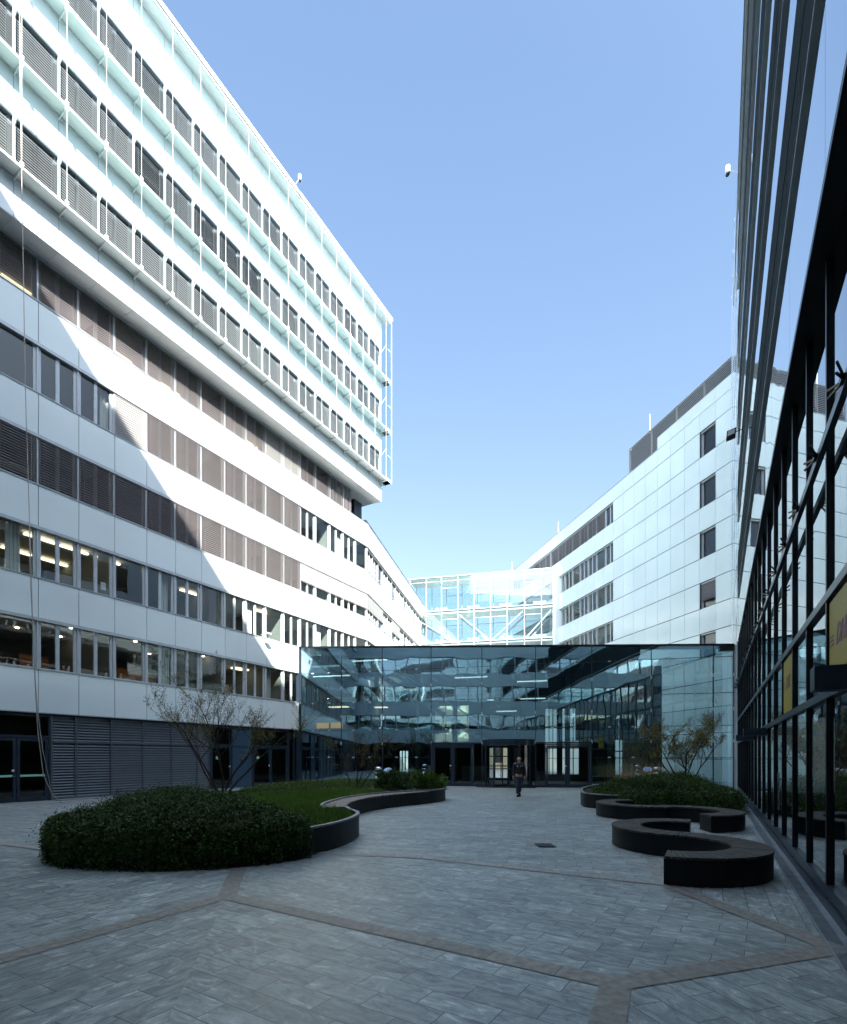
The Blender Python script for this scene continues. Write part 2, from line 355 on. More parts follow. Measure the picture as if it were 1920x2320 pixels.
# ------------------------------------------------------------------ LEFT OFFICE BUILDING (lower body)
DL = 23.26; u = (math.sin(TH), math.cos(TH)); nrm = (math.cos(TH), -math.sin(TH))
FL = Frame(-nrm[0]*DL, -nrm[1]*DL, *u)       # x along the facade, y into the building
W = 1.518; S0 = 11.07
def sx(k): return S0 + W*k
SILL = [5.23, 8.82, 12.47, 16.08, 19.68]; HEAD = [7.21, 10.81, 14.42, 18.03, 21.47]
SCORN = sx(15)
A = empty('office_building', FL, 'white five-storey office block with ribbon windows and slatted blinds along the courtyard', 'building')
band = [(3.48, SILL[0])] + [(HEAD[i], SILL[i+1]) for i in range(4)]
pm = MB(); jm = MB(); sm = MB()
for bi, (z0, z1) in enumerate(band):
    kend = 10 if bi == 0 else 15
    if bi == 1: kend = 15
    pm = MB()
    for k in range(-10, kend):
        pm.box(sx(k)+.014, sx(k+1)-.014, 0, .05, z0+.03, z1-.03)
    pm.build('wall', M['panel'], A)
    jm.box(sx(-10), sx(kend), .04, .28, z0+.012, z1-.01)
    sm.box(sx(-10), sx(kend), -.035, .16, z1-.03, z1-.002)      # sill flashing
    sm.box(sx(-10), sx(kend), .005, .1, z0, z0+.028)
jm.build('wall_backing', M['joint'], A); sm.build('sill_flashing', M['alu'], A)
# slabs, back wall, ends, roof
ib = MB()
for i in range(5):
    lo = HEAD[i-1]+.12 if i else 3.6
    ib.box(sx(-10), sx(15)-.3, .30, 6.5, lo, SILL[i]-.75)
ib.box(sx(-10), sx(15)-.3, .30, 6.5, HEAD[4]+.05, HEAD[4]+.3)
ib.build('floor_slabs', M['ceil'], A)
bw = MB(); bw.box(sx(-10), sx(15)-.3, 6.5, 14, 0, 21.4); bw.build('back_wall', M['room'], A)
pt = MB()
for i in range(5):
    for k in (-10, -6, -1, 2, 6, 9, 12):
        if i == 0 and k > 9: continue
        pt.box(sx(k)-.06, sx(k)+.06, .35, 6.5, SILL[i]-.75, HEAD[i]+.12)
pt.build('partition', M['room'], A)
ow = MB()
for k0, k1 in ((-1, 0), (1, 1.8), (2.3, 3.2), (4, 5.5), (6.2, 7.4), (8.2, 9)):
    ow.box(sx(k0), sx(k1), 4.8, 4.9, SILL[0]-.75, SILL[0]+1.3)
ow.build('orange_counter', M['orange'], A)
MB().box(sx(1)+1.0, sx(1)+1.22, .17, .175, SILL[1]+.25, SILL[1]+.58).build('paper_notice', M['trim_white'], A)
cu = MB()
for i, k in ((1, 3.6), (1, -.6), (1, 7.2), (0, 3.65), (0, 8.2), (3, 1.75), (1, 11.3), (3, 12.8)):
    for j in range(7): cu.tube([(sx(k)+j*.07, .42+.03*(j % 2), SILL[i]-.7), (sx(k)+j*.07, .42+.03*(j % 2), HEAD[i]+.1)], .04, 6)
cu.build('curtain', M['curtain'], A)
for k in (0.1, 1.15, 2.2, 0.25, 1.6):
    pass
for n, (k, y) in enumerate([(.05, 1.2), (.95, 1.2), (1.9, 1.2), (.2, 3.6), (1.2, 3.6), (5.2, 2.0), (8.4, 1.4)]):
    MB().box(sx(k), sx(k)+1.15, y, y+.14, HEAD[1]-.02, HEAD[1]+.05).build('ceiling_light', M['lamp_room'], A)
for n, (k, y) in enumerate([(-.7, 1.0), (.4, 3.0), (1.15, 1.0), (1.6, 3.2), (2.5, 2.4), (3.1, 1.1), (4.6, 3.4), (5.8, 1.4), (7.0, 3.2)]):
    MB().lathe([(.07, 0), (.07, .03)], sx(k), y, 12, HEAD[0]+.08).build('ceiling_light', M['spot'], A)
for k in (6.6, 8.0, 9.1):
    MB().box(sx(k), sx(k)+1.1, 2.6, 3.0, HEAD[0]+.02, HEAD[0]+.09).build('ceiling_light', M['lamp_room'], A)
for k in (2.6, 4.4, 6.3, 8.2, -.2):
    MB().box(sx(k), sx(k)+1.3, 2.2, 2.35, HEAD[4]-.06, HEAD[4]+.03).build('ceiling_light', M['lamp_w'], A)
# window units
_cache = {}
def win_meshes(kind, h, w=W, fm='alu'):
    key = (kind, round(h, 2), round(w, 2), fm)
    if key in _cache: return _cache[key]
    f = MB(); y0, y1 = .12, .2
    f.box(.03, .13, y0, y1, .05, h-.06); f.box(w-.13, w-.03, y0, y1, .05, h-.06)
    f.box(.03, w-.03, y0, y1, 0, .05); f.box(.03, w-.03, y0, y1, h-.06, h)
    f.box(-.03, .03, .06, .22, 0, h)                       # cover strip on the joint
    f.box(0, w, .0, .12, h-.09, h-.001)                    # blind box in the head
    g = MB()
    if kind == 'double':
        f.box(w/2-.055, w/2+.055, y0, y1, .05, h-.06)
        for a, b in ((.13, w/2-.055), (w/2+.055, w-.13)):
            f.box(a, a+.02, y0+.01, y1-.01, .07, h-.08); f.box(b-.02, b, y0+.01, y1-.01, .07, h-.08)
            g.quad((a, .16, .05), (b, .16, .05), (b, .16, h-.06), (a, .16, h-.06))
    else:
        g.quad((.13, .16, .05), (w-.13, .16, .05), (w-.13, .16, h-.06), (.13, .16, h-.06))
    r = (f.mesh('window'), g.mesh('pane')); r[0].materials.append(M[fm]); r[1].materials.append(M['g_win'])
    _cache[key] = r; return r
def blind_mesh(h, drop, tilt=64, pitch=.104, w=W, y=.055, lt=False, top=.09, sm_=None):
    key = ('b', sm_, round(h, 2), round(drop, 2), tilt, pitch, round(w, 2), y, lt)
    if key in _cache: return _cache[key]
    b = MB(); c, s = math.cos(R(tilt))*.044, math.sin(R(tilt))*.044
    z = h-top-.04
    zend = h - drop
    while z > zend+.03:
        b.hexa([(.03, y-c, z-s-.002), (w-.03, y-c, z-s-.002), (w-.03, y+c, z+s-.002), (.03, y+c, z+s-.002),
                (.03, y-c, z-s+.002), (w-.03, y-c, z-s+.002), (w-.03, y+c, z+s+.002), (.03, y+c, z+s+.002)])
        z -= pitch
    b.box(.03, w-.03, y-.03, y+.03, zend, zend+.02)
    for x in (.24, w-.24):
        b.box(x-.006, x+.006, y-.043, y-.04, zend, h-top); 
    me = b.mesh('blind'); me.materials.append(M[sm_ or ('slat_lt' if lt else 'slat')]); _cache[key] = me; return me
def put_window(parent, x, z, h, kind, blind=None, w=W, y=0, fmat='alu'):
    fm, gm = win_meshes(kind, h, w, fmat)
    o = link('window', fm, None, parent, T((x, y, z)))
    link('pane', gm, None, o)
    if blind is not None: link('blind', blind, None, o)
    return o
for i in range(5):
    h = HEAD[i]-SILL[i]
    kend = (10, 15, 15, 15, 14)[i]
    for k in range(-2, kend):
        kind = 'single' if k % 3 == 2 else 'double'
        bl = None
        if i == 4: bl = blind_mesh(h, h, 53) if k < 8 else (blind_mesh(h, h, 62, lt=True) if k < 10 else blind_mesh(h, h, 50))
        if i == 3 and 2 <= k < 10: bl = blind_mesh(h, h, 46) if k > 2 else blind_mesh(h, h, 68, lt=True)
        if i == 2: bl = blind_mesh(h, h, 41) if k < 10 else blind_mesh(h, h*.66, 72, lt=True)
        w_ = W
        if i == 4 and k == 13: w_ = W*.65
        put_window(A, sx(k), SILL[i], h, kind, bl if w_ == W else blind_mesh(h, h, 56, w=w_), w=w_)
    dk = MB(); dk.box(sx(-10), sx(-2), .1, .16, SILL[i], HEAD[i]); dk.build('dark_window_strip', M['g_win'], A)
# terrace behind top-storey ribbon, dark corner column
cc = MB(); cc.box(sx(14.45), sx(15.1), .7, 1.4, 19.68, 21.5); cc.build('corner_column', M['dark'], A)
# ground floor: louvre wall, doors, glazing (set back 0.1)
gf = MB(); gf.box(sx(-10), sx(10), .30, .40, 3.40, 3.52); gf.box(sx(-10), 11.55, .3, .42, 0, .02)
gf.build('ground_floor_head', M['dark'], A)
xs = [11.60, 12.53, 14.03, 15.53, 17.03, 18.53, 19.25]
for a, b in zip(xs[:-1], xs[1:]):
    lv = MB(); z = .14
    while z < 3.36:
        if not (2.30 < z < 2.42): lv.hexa([(a+.04, .12, z-.035), (b-.04, .12, z-.035), (b-.04, .17, z+.03), (a+.04, .17, z+.03), (a+.04, .12, z-.027), (b-.04, .12, z-.027), (b-.04, .17, z+.038), (a+.04, .17, z+.038)])
        z += .115
    lv.box(a-.03, a+.04, .10, .24, 0, 3.4); lv.box(b-.04, b+.002, .11, .24, 0, 3.4); lv.box(a+.04, b-.04, .11, .24, 0, .1); lv.box(a+.04, b-.04, .11, .24, 2.32, 2.39)
    lv.box(a, b, .30, .33, 0, 3.4)
    lv.build('louvre_panel', M['louvre'], A)
def door(parent, x0, x1, leaves, h=2.45, top=3.4, y=.12, stripe=False, stick=0, framemat='dark'):
    d = MB(); f = .07
    d.box(x0, x0+f, y, y+.12, 0, top); d.box(x1-f, x1, y, y+.12, 0, top); d.box(x0+f, x1-f, y, y+.12, h, h+.09)
    if top > h+.2: d.box(x0+f, x1-f, y, y+.12, top-.06, top)
    o = d.build('door', M[framemat], parent)
    wl = (x1-x0-2*f)/leaves
    for i in range(leaves):
        a = x0+f+wl*i; b = a+wl; l = MB()
        l.box(a+.01, a+.12, y+.02, y+.09, .02, h-.01); l.box(b-.12, b-.01, y+.02, y+.09, .02, h-.01); l.box(a+.12, b-.12, y+.02, y+.09, .02, .2); l.box(a+.12, b-.12, y+.02, y+.09, h-.13, h-.01)
        l.build('door_leaf', M[framemat], o)
        MB().quad((a+.12, y+.05, .2), (b-.12, y+.05, .2), (b-.12, y+.05, h-.13), (a+.12, y+.05, h-.13)).build('pane', M['g_door'], o)
        if stripe: MB().box(a+.12, b-.12, y+.042, y+.046, .98, 1.06).build('push_bar', M['mint'], o)
        if stick and i == 0: MB().box(a+.35, a+.57, y+.040, y+.045, 1.62, 1.78).build('sticker', M['mint'], o)
        hd = MB(); hx = b-.07 if i == 0 else a+.07
        if i == 0:
            hd.box(hx-.012, hx+.012, y-.02, y+.02, 1.0, 1.03); hd.box(hx-.11, hx+.012, y-.035, y-.015, 1.0, 1.025); hd.build('handle', M['steel'], o)
            MB().box(hx-.045-.05, hx+.04-.05, y+.012, y+.018, 1.18, 1.27).build('notice', M['trim_white'], o)
        MB().box((a+.0 if i == 0 else b-.02), (a+.02 if i == 0 else b), y-.01, y+.02, 2.0, 2.2).build('hinge', M['steel'], o)
    if top > h+.2: MB().quad((x0+f, y+.06, h+.09), (x1-f, y+.06, h+.09), (x1-f, y+.06, top-.06), (x0+f, y+.06, top-.06)).build('pane', M['g_door'], o)
    return o
door(A, 9.2, 11.57, 2, 2.5, 3.4, stripe=True); door(A, 6.8, 9.2, 2, 2.5, 3.4)
door(A, 19.28, 20.8, 1, 2.35, 3.4, stick=1)
MB().box(20.8, 22.2, .13, .24, 0, 3.4).box(20.8, 22.2, .10, .13, 2.34, 2.4).build('blue_wall_panel', M['blue_panel'], A)
door(A, 22.2, 25.2, 2, 2.35, 3.4, stick=1)
e = MB(); e.box(25.2, 25.3, .12, .24, 0, 3.4); e.box(25.7, 25.78, .12, .24, 0, 3.4); e.box(26.1, 26.3, .0, .3, 0, 3.45); e.build('door_frame_post', M['dark'], A)
MB().quad((25.3, .18, 0), (26.1, .18, 0), (26.1, .18, 3.4), (25.3, .18, 3.4)).build('side_light', M['g_door'], A)
MB().box(-4, 6.8, .12, .3, 0, 3.4).build('ground_floor_wall', M['louvre'], A)
# low kerb path light strip
MB().box(11.6, 26, -.5, .1, .0, .03).build('threshold', M['rim'], A)

# ------------------------------------------------------------------ UPPER BLOCK with glass screen
DU = 22.36
FU = Frame(-nrm[0]*DU, -nrm[1]*DU, *u)
B = empty('overhanging_upper_storeys', FU, 'white three-storey upper block jutting out above, wrapped in a clear glass screen', 'building')
SE = 34.37; zb = 21.47; zt = 35.6
US = [23.5, 27.52, 31.55]; UH = [25.2, 29.15, 33.1]; SH = [22.95, 26.8, 30.65]
W2 = 1.518; ku = lambda k: SE - .25 - W2*k           # k counts back from the corner
pm = MB(); jm = MB()
for (z0, z1) in ((zb, US[0]), (UH[0], US[1]), (UH[1], US[2]), (UH[2], zt-.25)):
    pm = MB()
    for k in range(0, 26): pm.box(ku(k+1)+.011, ku(k)-.011, 0, .05, z0+.004, z1)
    pm.box(ku(0)+.006, SE, 0, .05, z0+.004, z1); pm.build('wall', M['panel'], B)
    jm.box(ku(26), SE-.02, .045, .3, z0+.01, z1-.01)
# end face
pm = MB()
for (z0, z1) in ((zb, 25.2), (25.22, 29.15), (29.17, 33.1), (33.12, zt-.25)):
    pm.box(SE-.05, SE, .05, 9, z0+.004, z1)
pm.build('wall', M['panel'], B); jm.build('wall_backing', M['joint'], B)
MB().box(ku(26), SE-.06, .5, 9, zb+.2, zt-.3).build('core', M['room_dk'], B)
sf = MB()
for k in range(-1, 26):
    a = max(ku(k+1), 0); b = ku(k) if k >= 0 else SE
    sf.box(ku(k+1)+.006, min(b, SE)-.006, .004, .52, zb-.03, zb); sf.box(ku(k+1)+.006, min(b, SE)-.006, .56, 1.0 if k > 1 else 6, zb+.002, zb+.03)
sf.build('soffit', M['soffit'], B)
MB().box(ku(26), SE, .50, .58, zb+.03, zb+.06).build('soffit_slot', M['joint'], B)
rf = MB(); rf.box(ku(26), SE+.55, -.68, 9, zt-.12, zt+.12); rf.build('roof_edge', M['alu_lt'], B)
MB().box(ku(26), SE+.50, -.62, .05, zt-.26, zt-.12).build('roof_soffit', M['soffit'], B)
YG = -.58
for i in range(3):
    h = UH[i]-US[i]
    for k in range(0, 20):
        kind = 'single' if k % 3 == 0 else 'double'
        tl = 68
        if i == 1 and 8 <= k <= 12: tl = 54
        if (k*7+i*3) % 5 == 0: tl = 63
        o = put_window(B, ku(k+1), US[i], h, kind, blind_mesh(h, h, tl, .104, W, .055, False, .3, 'slat_up'), fmat='frame_dk')
for i, z in enumerate(SH):
    s1 = MB(); s1.box(ku(26), SE+.5, YG+.02, -.0, z-.03, z); s1.box(ku(26), SE+.55, YG-.01, YG+.02, z-.05, z+.05); s1.box(ku(26), SE+.5, -.03, 0, z-.09, z-.03)
    for k in range(0, 21):
        x = ku(k)
        s1.hexa([(x-.015, YG+.05, z-.05), (x+.015, YG+.05, z-.05), (x+.015, 0, z-.22), (x-.015, 0, z-.22), (x-.015, YG+.05, z-.03), (x+.015, YG+.05, z-.03), (x+.015, 0, z-.03), (x-.015, 0, z-.03)])
    s1.build('walkway_shelf', M['soffit' if i == 0 else 'shelf'], B)
brk = MB()
def yk(k): return ku(k)
post = MB()
for k in range(0, 21):
    x = yk(k)
    for i in range(3):
        post.box(x-.022, x+.022, -.06, .02, US[i]-.35, UH[i]-.02)
        post.bar((x, -.05, UH[i]-.45), (x, YG, UH[i]+.05), .03, .03)
        post.box(x-.05, x+.05, YG-.03, YG+.0, UH[i]+.02, UH[i]+.05)
post.build('window_post', M['alu_lt'], B)
_clamp = MB(); CL1 = MB().box(-.055, .055, -.03, .03, -.06, .06).mesh('glass_clamp'); CL1.materials.append(M['alu_lt'])
zt_rows = [(SH[0]+.07, SH[1]-.07), (SH[1]+.07, SH[2]-.07), (SH[2]+.07, zt-.22)]
for k in range(0, 20):
    x0, x1 = ku(k+1)+.012, ku(k)-.012
    for (z0, z1) in zt_rows:
        p = MB().box(x0, x1, YG-.006, YG+.006, z0, z1).build('screen_glass', M['g_scr'], B)
for k in range(0, 21):
    x = ku(k)
    for (z0, z1) in zt_rows:
        for zc_ in (z0+.05, z1-.05): link('glass_clamp', CL1, None, B, T((x, YG, zc_)))
       
        _clamp.box(x-.004, x+.004, YG-.007, YG+.007, z0, z1)
_clamp.build('glass_edge', M['alu_lt'], B)
# end screen beyond the corner
en = MB()
for (z0, z1) in zt_rows:
    MB().box(SE+.52, SE+.532, YG, 8, z0, z1).build('screen_glass', M['g_scr'], B)
    MB().box(ku(0)+.012, SE+.52, YG-.006, YG+.006, z0, z1).build('screen_glass', M['g_scr'], B)
    for zz_ in (z0+.1, (z0+z1)/2, z1-.1): en.box(SE, SE+.53, YG-.0, YG+.02, zz_-.014, zz_+.014)
en.box(SE+.51, SE+.54, YG-.015, YG+.015, SH[0], zt-.12)
for z in SH: en.box(SE, SE+.53, YG, 7, z-.03, z)
en.build('corner_frame', M['alu_lt'], B)

# ------------------------------------------------------------------ WING past the kink
TW = math.atan(235/1200)
kp = FL.p(SCORN, 0, 0)
FW = Frame(kp.x, kp.y, math.sin(TW), math.cos(TW))
C = empty('office_wing', FW, 'long white wing with ribbon windows running back from the overhang towards the glass footbridge', 'building')
pm = MB(); jm = MB(); sm = MB(); LWG = 24.2
for bi, (z0, z1) in enumerate(band):
    if bi == 0: z0 = 0
    n = 16
    pm = MB()
    for k in range(n): pm.box(k*W+.008, (k+1)*W-.008, 0, .05, z0+.03, z1-.03)
    pm.build('wall', M['panel'], C)
    jm.box(.01, n*W, .04, .28, z0+.012, z1-.01); sm.box(.01, n*W, -.035, .16, z1-.03, z1-.002); sm.box(.01, n*W, .005, .1, z0, z0+.028)
jm.build('wall_backing', M['joint'], C); sm.build('sill_flashing', M['alu'], C)
MB().box(.01, 24.2, .1, 8, 19.4, 19.6).box(.0, 24, .14, 8, 19.6, 20.05).build('roof_upstand', M['dark'], C)
MB().box(0, 24, 3.5, 9, 0, 19.4).build('core', M['room'], C)
sbm = MB()
for i in range(4): sbm.box(.0, 24, .3, 3.5, (HEAD[i-1]+.12 if i else 3.6), SILL[i]-.75)
sbm.build('floor_slabs', M['ceil'], C)
awn = MB()
for i in (0, 1, 2, 3):
    h = HEAD[i]-SILL[i]
    for k in range(16):
        kind = 'single' if k % 3 == 2 else 'double'
        bl = blind_mesh(h, h*.66, 82, lt=True) if (i == 2 and k in (0, 1, 2, 5, 6, 11)) else (blind_mesh(h, h*.16, 52, lt=True) if i > 1 else None)
        put_window(C, k*W, SILL[i], h, kind, bl)

# ------------------------------------------------------------------ GLASS ENTRANCE HALL
HL = (-7.94, 34.1)
FH = Frame(HL[0], HL[1], .970, -.243)
def hx(px):
    c = (px-960)/1200; return (c*HL[1]-HL[0])/(FH.u.x - c*FH.u.y)
Hh = empty('glass_entrance_hall', FH, 'blue-tinted glass entrance hall with doors closing the end of the courtyard', 'building')
jx = [0.03] + [hx(p) for p in (773.6, 866.6, 977.3, 1092.4, 1213.9, 1341.6, 1476.3, 1617.1, 1663.3)]
XE = jx[-1]
def ht(x): return 8.80 - 1.12*x/25.0
zr = [0, 1.72, 3.42, 5.16, 7.08]
DOORS = {3: 2.55, 4: 2.75, 5: 2.55}
for c in range(9):
    a, b = jx[c]+.012, jx[c+1]-.012
    for r in range(5):
        z0 = zr[r]+.012 if r else .12; 
        if c in DOORS:
            if r == 0: continue
            if r == 1: z0 = DOORS[c]
        if r < 4: P = [(a, 0, z0), (b, 0, z0), (b, 0, zr[r+1]-.012), (a, 0, zr[r+1]-.012)]
        else: P = [(a, 0, z0), (b, 0, z0), (b, 0, ht(b)-.03), (a, 0, ht(a)-.03)]
        MB().quad(*P).build('pane', M['g_hall'], Hh)
st = MB(); CL2 = MB().box(-.07, .07, -.03, .06, -.035, .035).mesh('glass_clamp'); CL2.materials.append(M['alu']); CL3 = MB().box(-.035, .035, -.03, -.013, -.09, .09).mesh('glass_clamp'); CL3.materials.append(M['alu'])
for c, x in enumerate(jx):
    st.box(x-.02, x+.02, -.012, .10, 0, ht(x)-.02)
    if c not in (4, 5): pass
for r in range(1, 5):
    for c in range(9):
        if c in DOORS and r == 1: continue
        st.box(jx[c]+.02, jx[c+1]-.02, .0, .05, zr[r]-.012, zr[r]+.012)
        for q in (.3, .7):
            x = jx[c]+(jx[c+1]-jx[c])*q; link('glass_clamp', CL2, None, Hh, T((x, 0, zr[r])))
for c, x in enumerate(jx[1:]):
    for z in (2.6, 4.3, 6.1):
        link('glass_clamp', CL3, None, Hh, T((x, 0, z)))
st.build('glazing_bars', M['dark'], Hh)
pr = MB()
pr.hexa([(-.05, -.10, ht(0)-.04), (XE, -.10, ht(XE)-.04), (XE, 1, ht(XE)-.04), (-.05, 1, ht(0)-.04), (-.05, -.10, ht(0)+.05), (XE, -.10, ht(XE)+.05), (XE, 1, ht(XE)+.05), (-.05, 1, ht(0)+.05)])
pr.box(XE-.7, XE, -.12, .2, ht(XE)-.32, ht(XE)-.04)
pr.build('roof_edge', M['blk'], Hh)
MB().box(-.22, .01, -.14, .3, 0, 8.8).build('corner_post', M['dark'], Hh)
MB().box(XE+.02, XE+.16, -.1, .4, 0, ht(XE)).build('end_post', M['alu'], Hh)
MB().box(.03, XE, -.02, .1, 0, .12).build('base_rail', M['dark'], Hh)
xw = hx(1452)*1.0
# interior
roofm = MB(); roofm.hexa([(0, .12, ht(0)-.5), (xw, .12, ht(xw)-.5), (xw+.5, 8.6, ht(xw)-.5), (0, 6, ht(0)-.5), (0, .12, ht(0)-.1), (xw, .12, ht(xw)-.1), (xw+.5, 8.6, ht(xw)-.1), (0, 6, ht(0)-.1)])
roofm.build('roof', M['room_dk'], Hh)
bwm = MB(); yb = 8.0
ops = [(hx(985), hx(1062)), (hx(1236), hx(1262)), (hx(1275), hx(1312)), (hx(1398), hx(1426))]
# openings are set out on the back wall (scaled for its depth)
def bx(px):
    c = (px-960)/1200; o = FH.p(0, yb, 0); return (c*o.y-o.x)/(FH.u.x-c*FH.u.y)
ops = [(bx(905), bx(925), .6, 2.2), (bx(985), bx(1062), 2.9, 5.6), (bx(1108), bx(1150), .2, 2.4), (bx(1236), bx(1262), .5, 5.2), (bx(1275), bx(1312), .5, 5.2), (bx(1395), bx(1425), .5, 4.6)]
x = 0
for a, b, z0, z1 in ops:
    bwm.box(x, a, yb, yb+.2, 0, 8); bwm.box(a, b, yb, yb+.2, 0, z0); bwm.box(a, b, yb, yb+.2, z1, 8)
    for q in (.33, .66): bwm.box(a+(b-a)*q-.03, a+(b-a)*q+.03, yb, yb+.1, z0, z1)
    if z1-z0 > 2: 
        for zq in (z0+(z1-z0)*.4, z0+(z1-z0)*.72): bwm.box(a, b, yb, yb+.1, zq-.04, zq+.04)
    x = b
bwm.box(x, bx(1500), yb, yb+.2, 0, 8)
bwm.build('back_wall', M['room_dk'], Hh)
sw = MB(); 
xs_ = xw
while False: pass
for j in range(26): sw.box(xw-.02, xw+.06, .5+j*.3, .5+j*.3+.27, 0, 7.0)
for j in range(10): sw.box(xw-3.3+j*.33, xw-3.3+j*.33+.30, 4.2, 4.3, 2.8, 6.4)
sw.build('timber_lining', M['wood_wall'], Hh)
mz = MB(); mz.box(.3, hx(960), 2.2, yb, 3.55, 3.9); mz.box(.3, hx(1080), 3.2, yb, 5.9, 6.2); mz.box(hx(1100), xw, 4.3, yb, 5.4, 5.75)
mz.build('mezzanine_floor', M['room'], Hh)
stc = MB()
for j in range(22):
    xx = hx(850)+j*.30; zz_ = 6.9-j*.19
    stc.box(xx, xx+.31, 1.6, 3.0, zz_-.19, zz_)
stc.bar((hx(850), 1.55, 7.9), (hx(850)+6.6, 1.55, 3.7), .05, .06); stc.bar((hx(850), 3.05, 7.9), (hx(850)+6.6, 3.05, 3.7), .05, .06)
stc.build('staircase', M['alu'], Hh)
bm_ = MB()
for j in range(16): bm_.box(.3+j*1.15, .3+j*1.15+.1, .4, yb, ht(10)-.95, ht(10)-.75)
for j in range(10): bm_.box(.2, xw-1, .7+j*.55, .7+j*.55+.05, ht(10)-.75, ht(10)-.66)
bm_.build('roof_beams', M['alu'], Hh)
for (a, b, y, z) in ((695, 780, .9, 7.0), (787, 866, .9, 7.9), (1010, 1090, 3, 6.9), (1080, 1150, 5, 5.6), (1168, 1240, 1.5, 6.3), (1175, 1235, 1.5, 5.25), (1303, 1385, 5, 4.4), (1303, 1375, 6, 4.6), (1100, 1160, 6, 4.9)):
    MB().box(hx(a), hx(b), y, y+.10, z, z+.06).build('ceiling_light', M['lamp_c'], Hh)
for (a, b, y, z) in ((700, 745, 3, 5.2), (800, 830, 4, 5.2)):
    MB().box(hx(a), hx(b), y, y+.5, z, z+.06).build('ceiling_light', M['lamp_w'], Hh)
MB().box(hx(708), hx(736), .6, .66, 3.60, 3.95).box(hx(741), hx(768), .6, .66, 3.60, 3.95).build('orange_panel', M['lit_orange'], Hh)
cl_ = MB()
for px_ in (800, 905, 1000, 1165, 1290, 1400): cl_.lathe([(.16, 0), (.16, 7.6)], hx(px_), 4.5, 16)
cl_.build('column', M['room'], Hh, True)
MB().box(hx(1010), hx(1080), 5.5, 6.2, 0, 1.1).build('reception_desk', M['room'], Hh)
MB().box(0, xw, .13, yb, .0, .015).build('floor', M['room'], Hh)
# doors in the hall front
door(Hh, hx(979), hx(1074), 2, 2.42, 2.52, y=-.06); door(Hh, hx(1234.6), hx(1341.0), 2, 2.42, 2.52, y=-.06)
MB().box(jx[3], jx[4]-.03, -.07, .12, 2.52, 2.6).box(jx[5]+.02, jx[6], -.07, .12, 2.52, 2.6).build('door_header', M['dark'], Hh)
MB().quad((hx(1075), 0, .1), (jx[4], 0, .1), (jx[4], 0, 2.5), (hx(1075), 0, 2.5)).build('side_light', M['g_door'], Hh)
MB().quad((jx[5], 0, .1), (hx(1234), 0, .1), (hx(1234), 0, 2.5), (jx[5], 0, 2.5)).build('side_light', M['g_door'], Hh)
# revolving door drum
cx_ = (jx[4]+jx[5])/2; rr_ = (jx[5]-jx[4])/2-.12
rd = MB(); rd.lathe([(rr_+.06, 2.42), (rr_+.06, 2.75)], cx_, .1, 40); rd.box(jx[4]+.02, jx[5]-.02, -.05, .1, 2.6, 2.75)
for a in (-150, -120, -60, -30, 30, 150):
    rd.box(cx_+rr_*math.cos(R(a))-.04, cx_+rr_*math.cos(R(a))+.04, .1+rr_*math.sin(R(a))-.04, .1+rr_*math.sin(R(a))+.04, 0, 2.42)
rdo = rd.build('revolving_door', M['dark'], Hh)
for (a0, a1) in ((-165, -118), (-62, -15)):
    g = MB()
    for j in range(6):
        p, q = R(a0+(a1-a0)*j/6), R(a0+(a1-a0)*(j+1)/6)
        g.quad(*[(cx_+rr_*math.cos(t_), .1+rr_*math.sin(t_), z_) for t_, z_ in ((p, .05), (q, .05), (q, 2.42), (p, 2.42))])
    g.build('pane', M['g_door'], rdo)
for a in (20, 110, 200, 290):
    wv = MB(); ca, sa = math.cos(R(a)), math.sin(R(a))
    p0 = (cx_, .1); p1 = (cx_+ca*(rr_-.06), .1+sa*(rr_-.06))
    for z_ in (.08, 2.34): wv.bar((*p0, z_), (*p1, z_), .05, .12)
    wv.bar((*p1, .05), (*p1, 2.4), .06, .06); wv.bar((p0[0]+ca*.04, p0[1]+sa*.04, .05), (p0[0]+ca*.04, p0[1]+sa*.04, 2.4), .06, .06)
    wv.bar((*p0, 1.05), (*p1, 1.05), .03, .05)
    o = wv.build('door_wing', M['dark'], rdo)
mt = MB(); mt.box(hx(1085), hx(1215), -1.0, -.1, .005, .03)
tag(mt.build('entrance_mat', M['mat_dk'], None, mat4=FH.m.copy()), 'dark grey doormat lying in front of the revolving door', 'doormat')
# lit building glimpsed through the hall
FC = Frame(-6, 76, 1, 0)
cb = empty('cream_townhouse', FC, 'cream rendered street building glimpsed through the glass entrance hall', 'building')
cw = MB(); cw.box(0, 34, 0, 8, 0, 12.5); cw.box(-.2, 34.2, -.2, .0, 12.2, 12.6); cw.box(0, 34, -.08, 0, 3.9, 4.1); cw.build('wall', M['cream'], cb)
for i in range(11):
    for z in (.9, 5.0, 8.8):
        wm = MB(); xx = 1+i*3.0; wm.box(xx-.12, xx+1.42, -.08, -.001, z-.12, z+2.2); wo = wm.build('window', M['trim_white'], cb)
        MB().box(xx, xx+1.3, -.1, -.082, z, z+2.1).build('pane', M['room_dk'], wo)

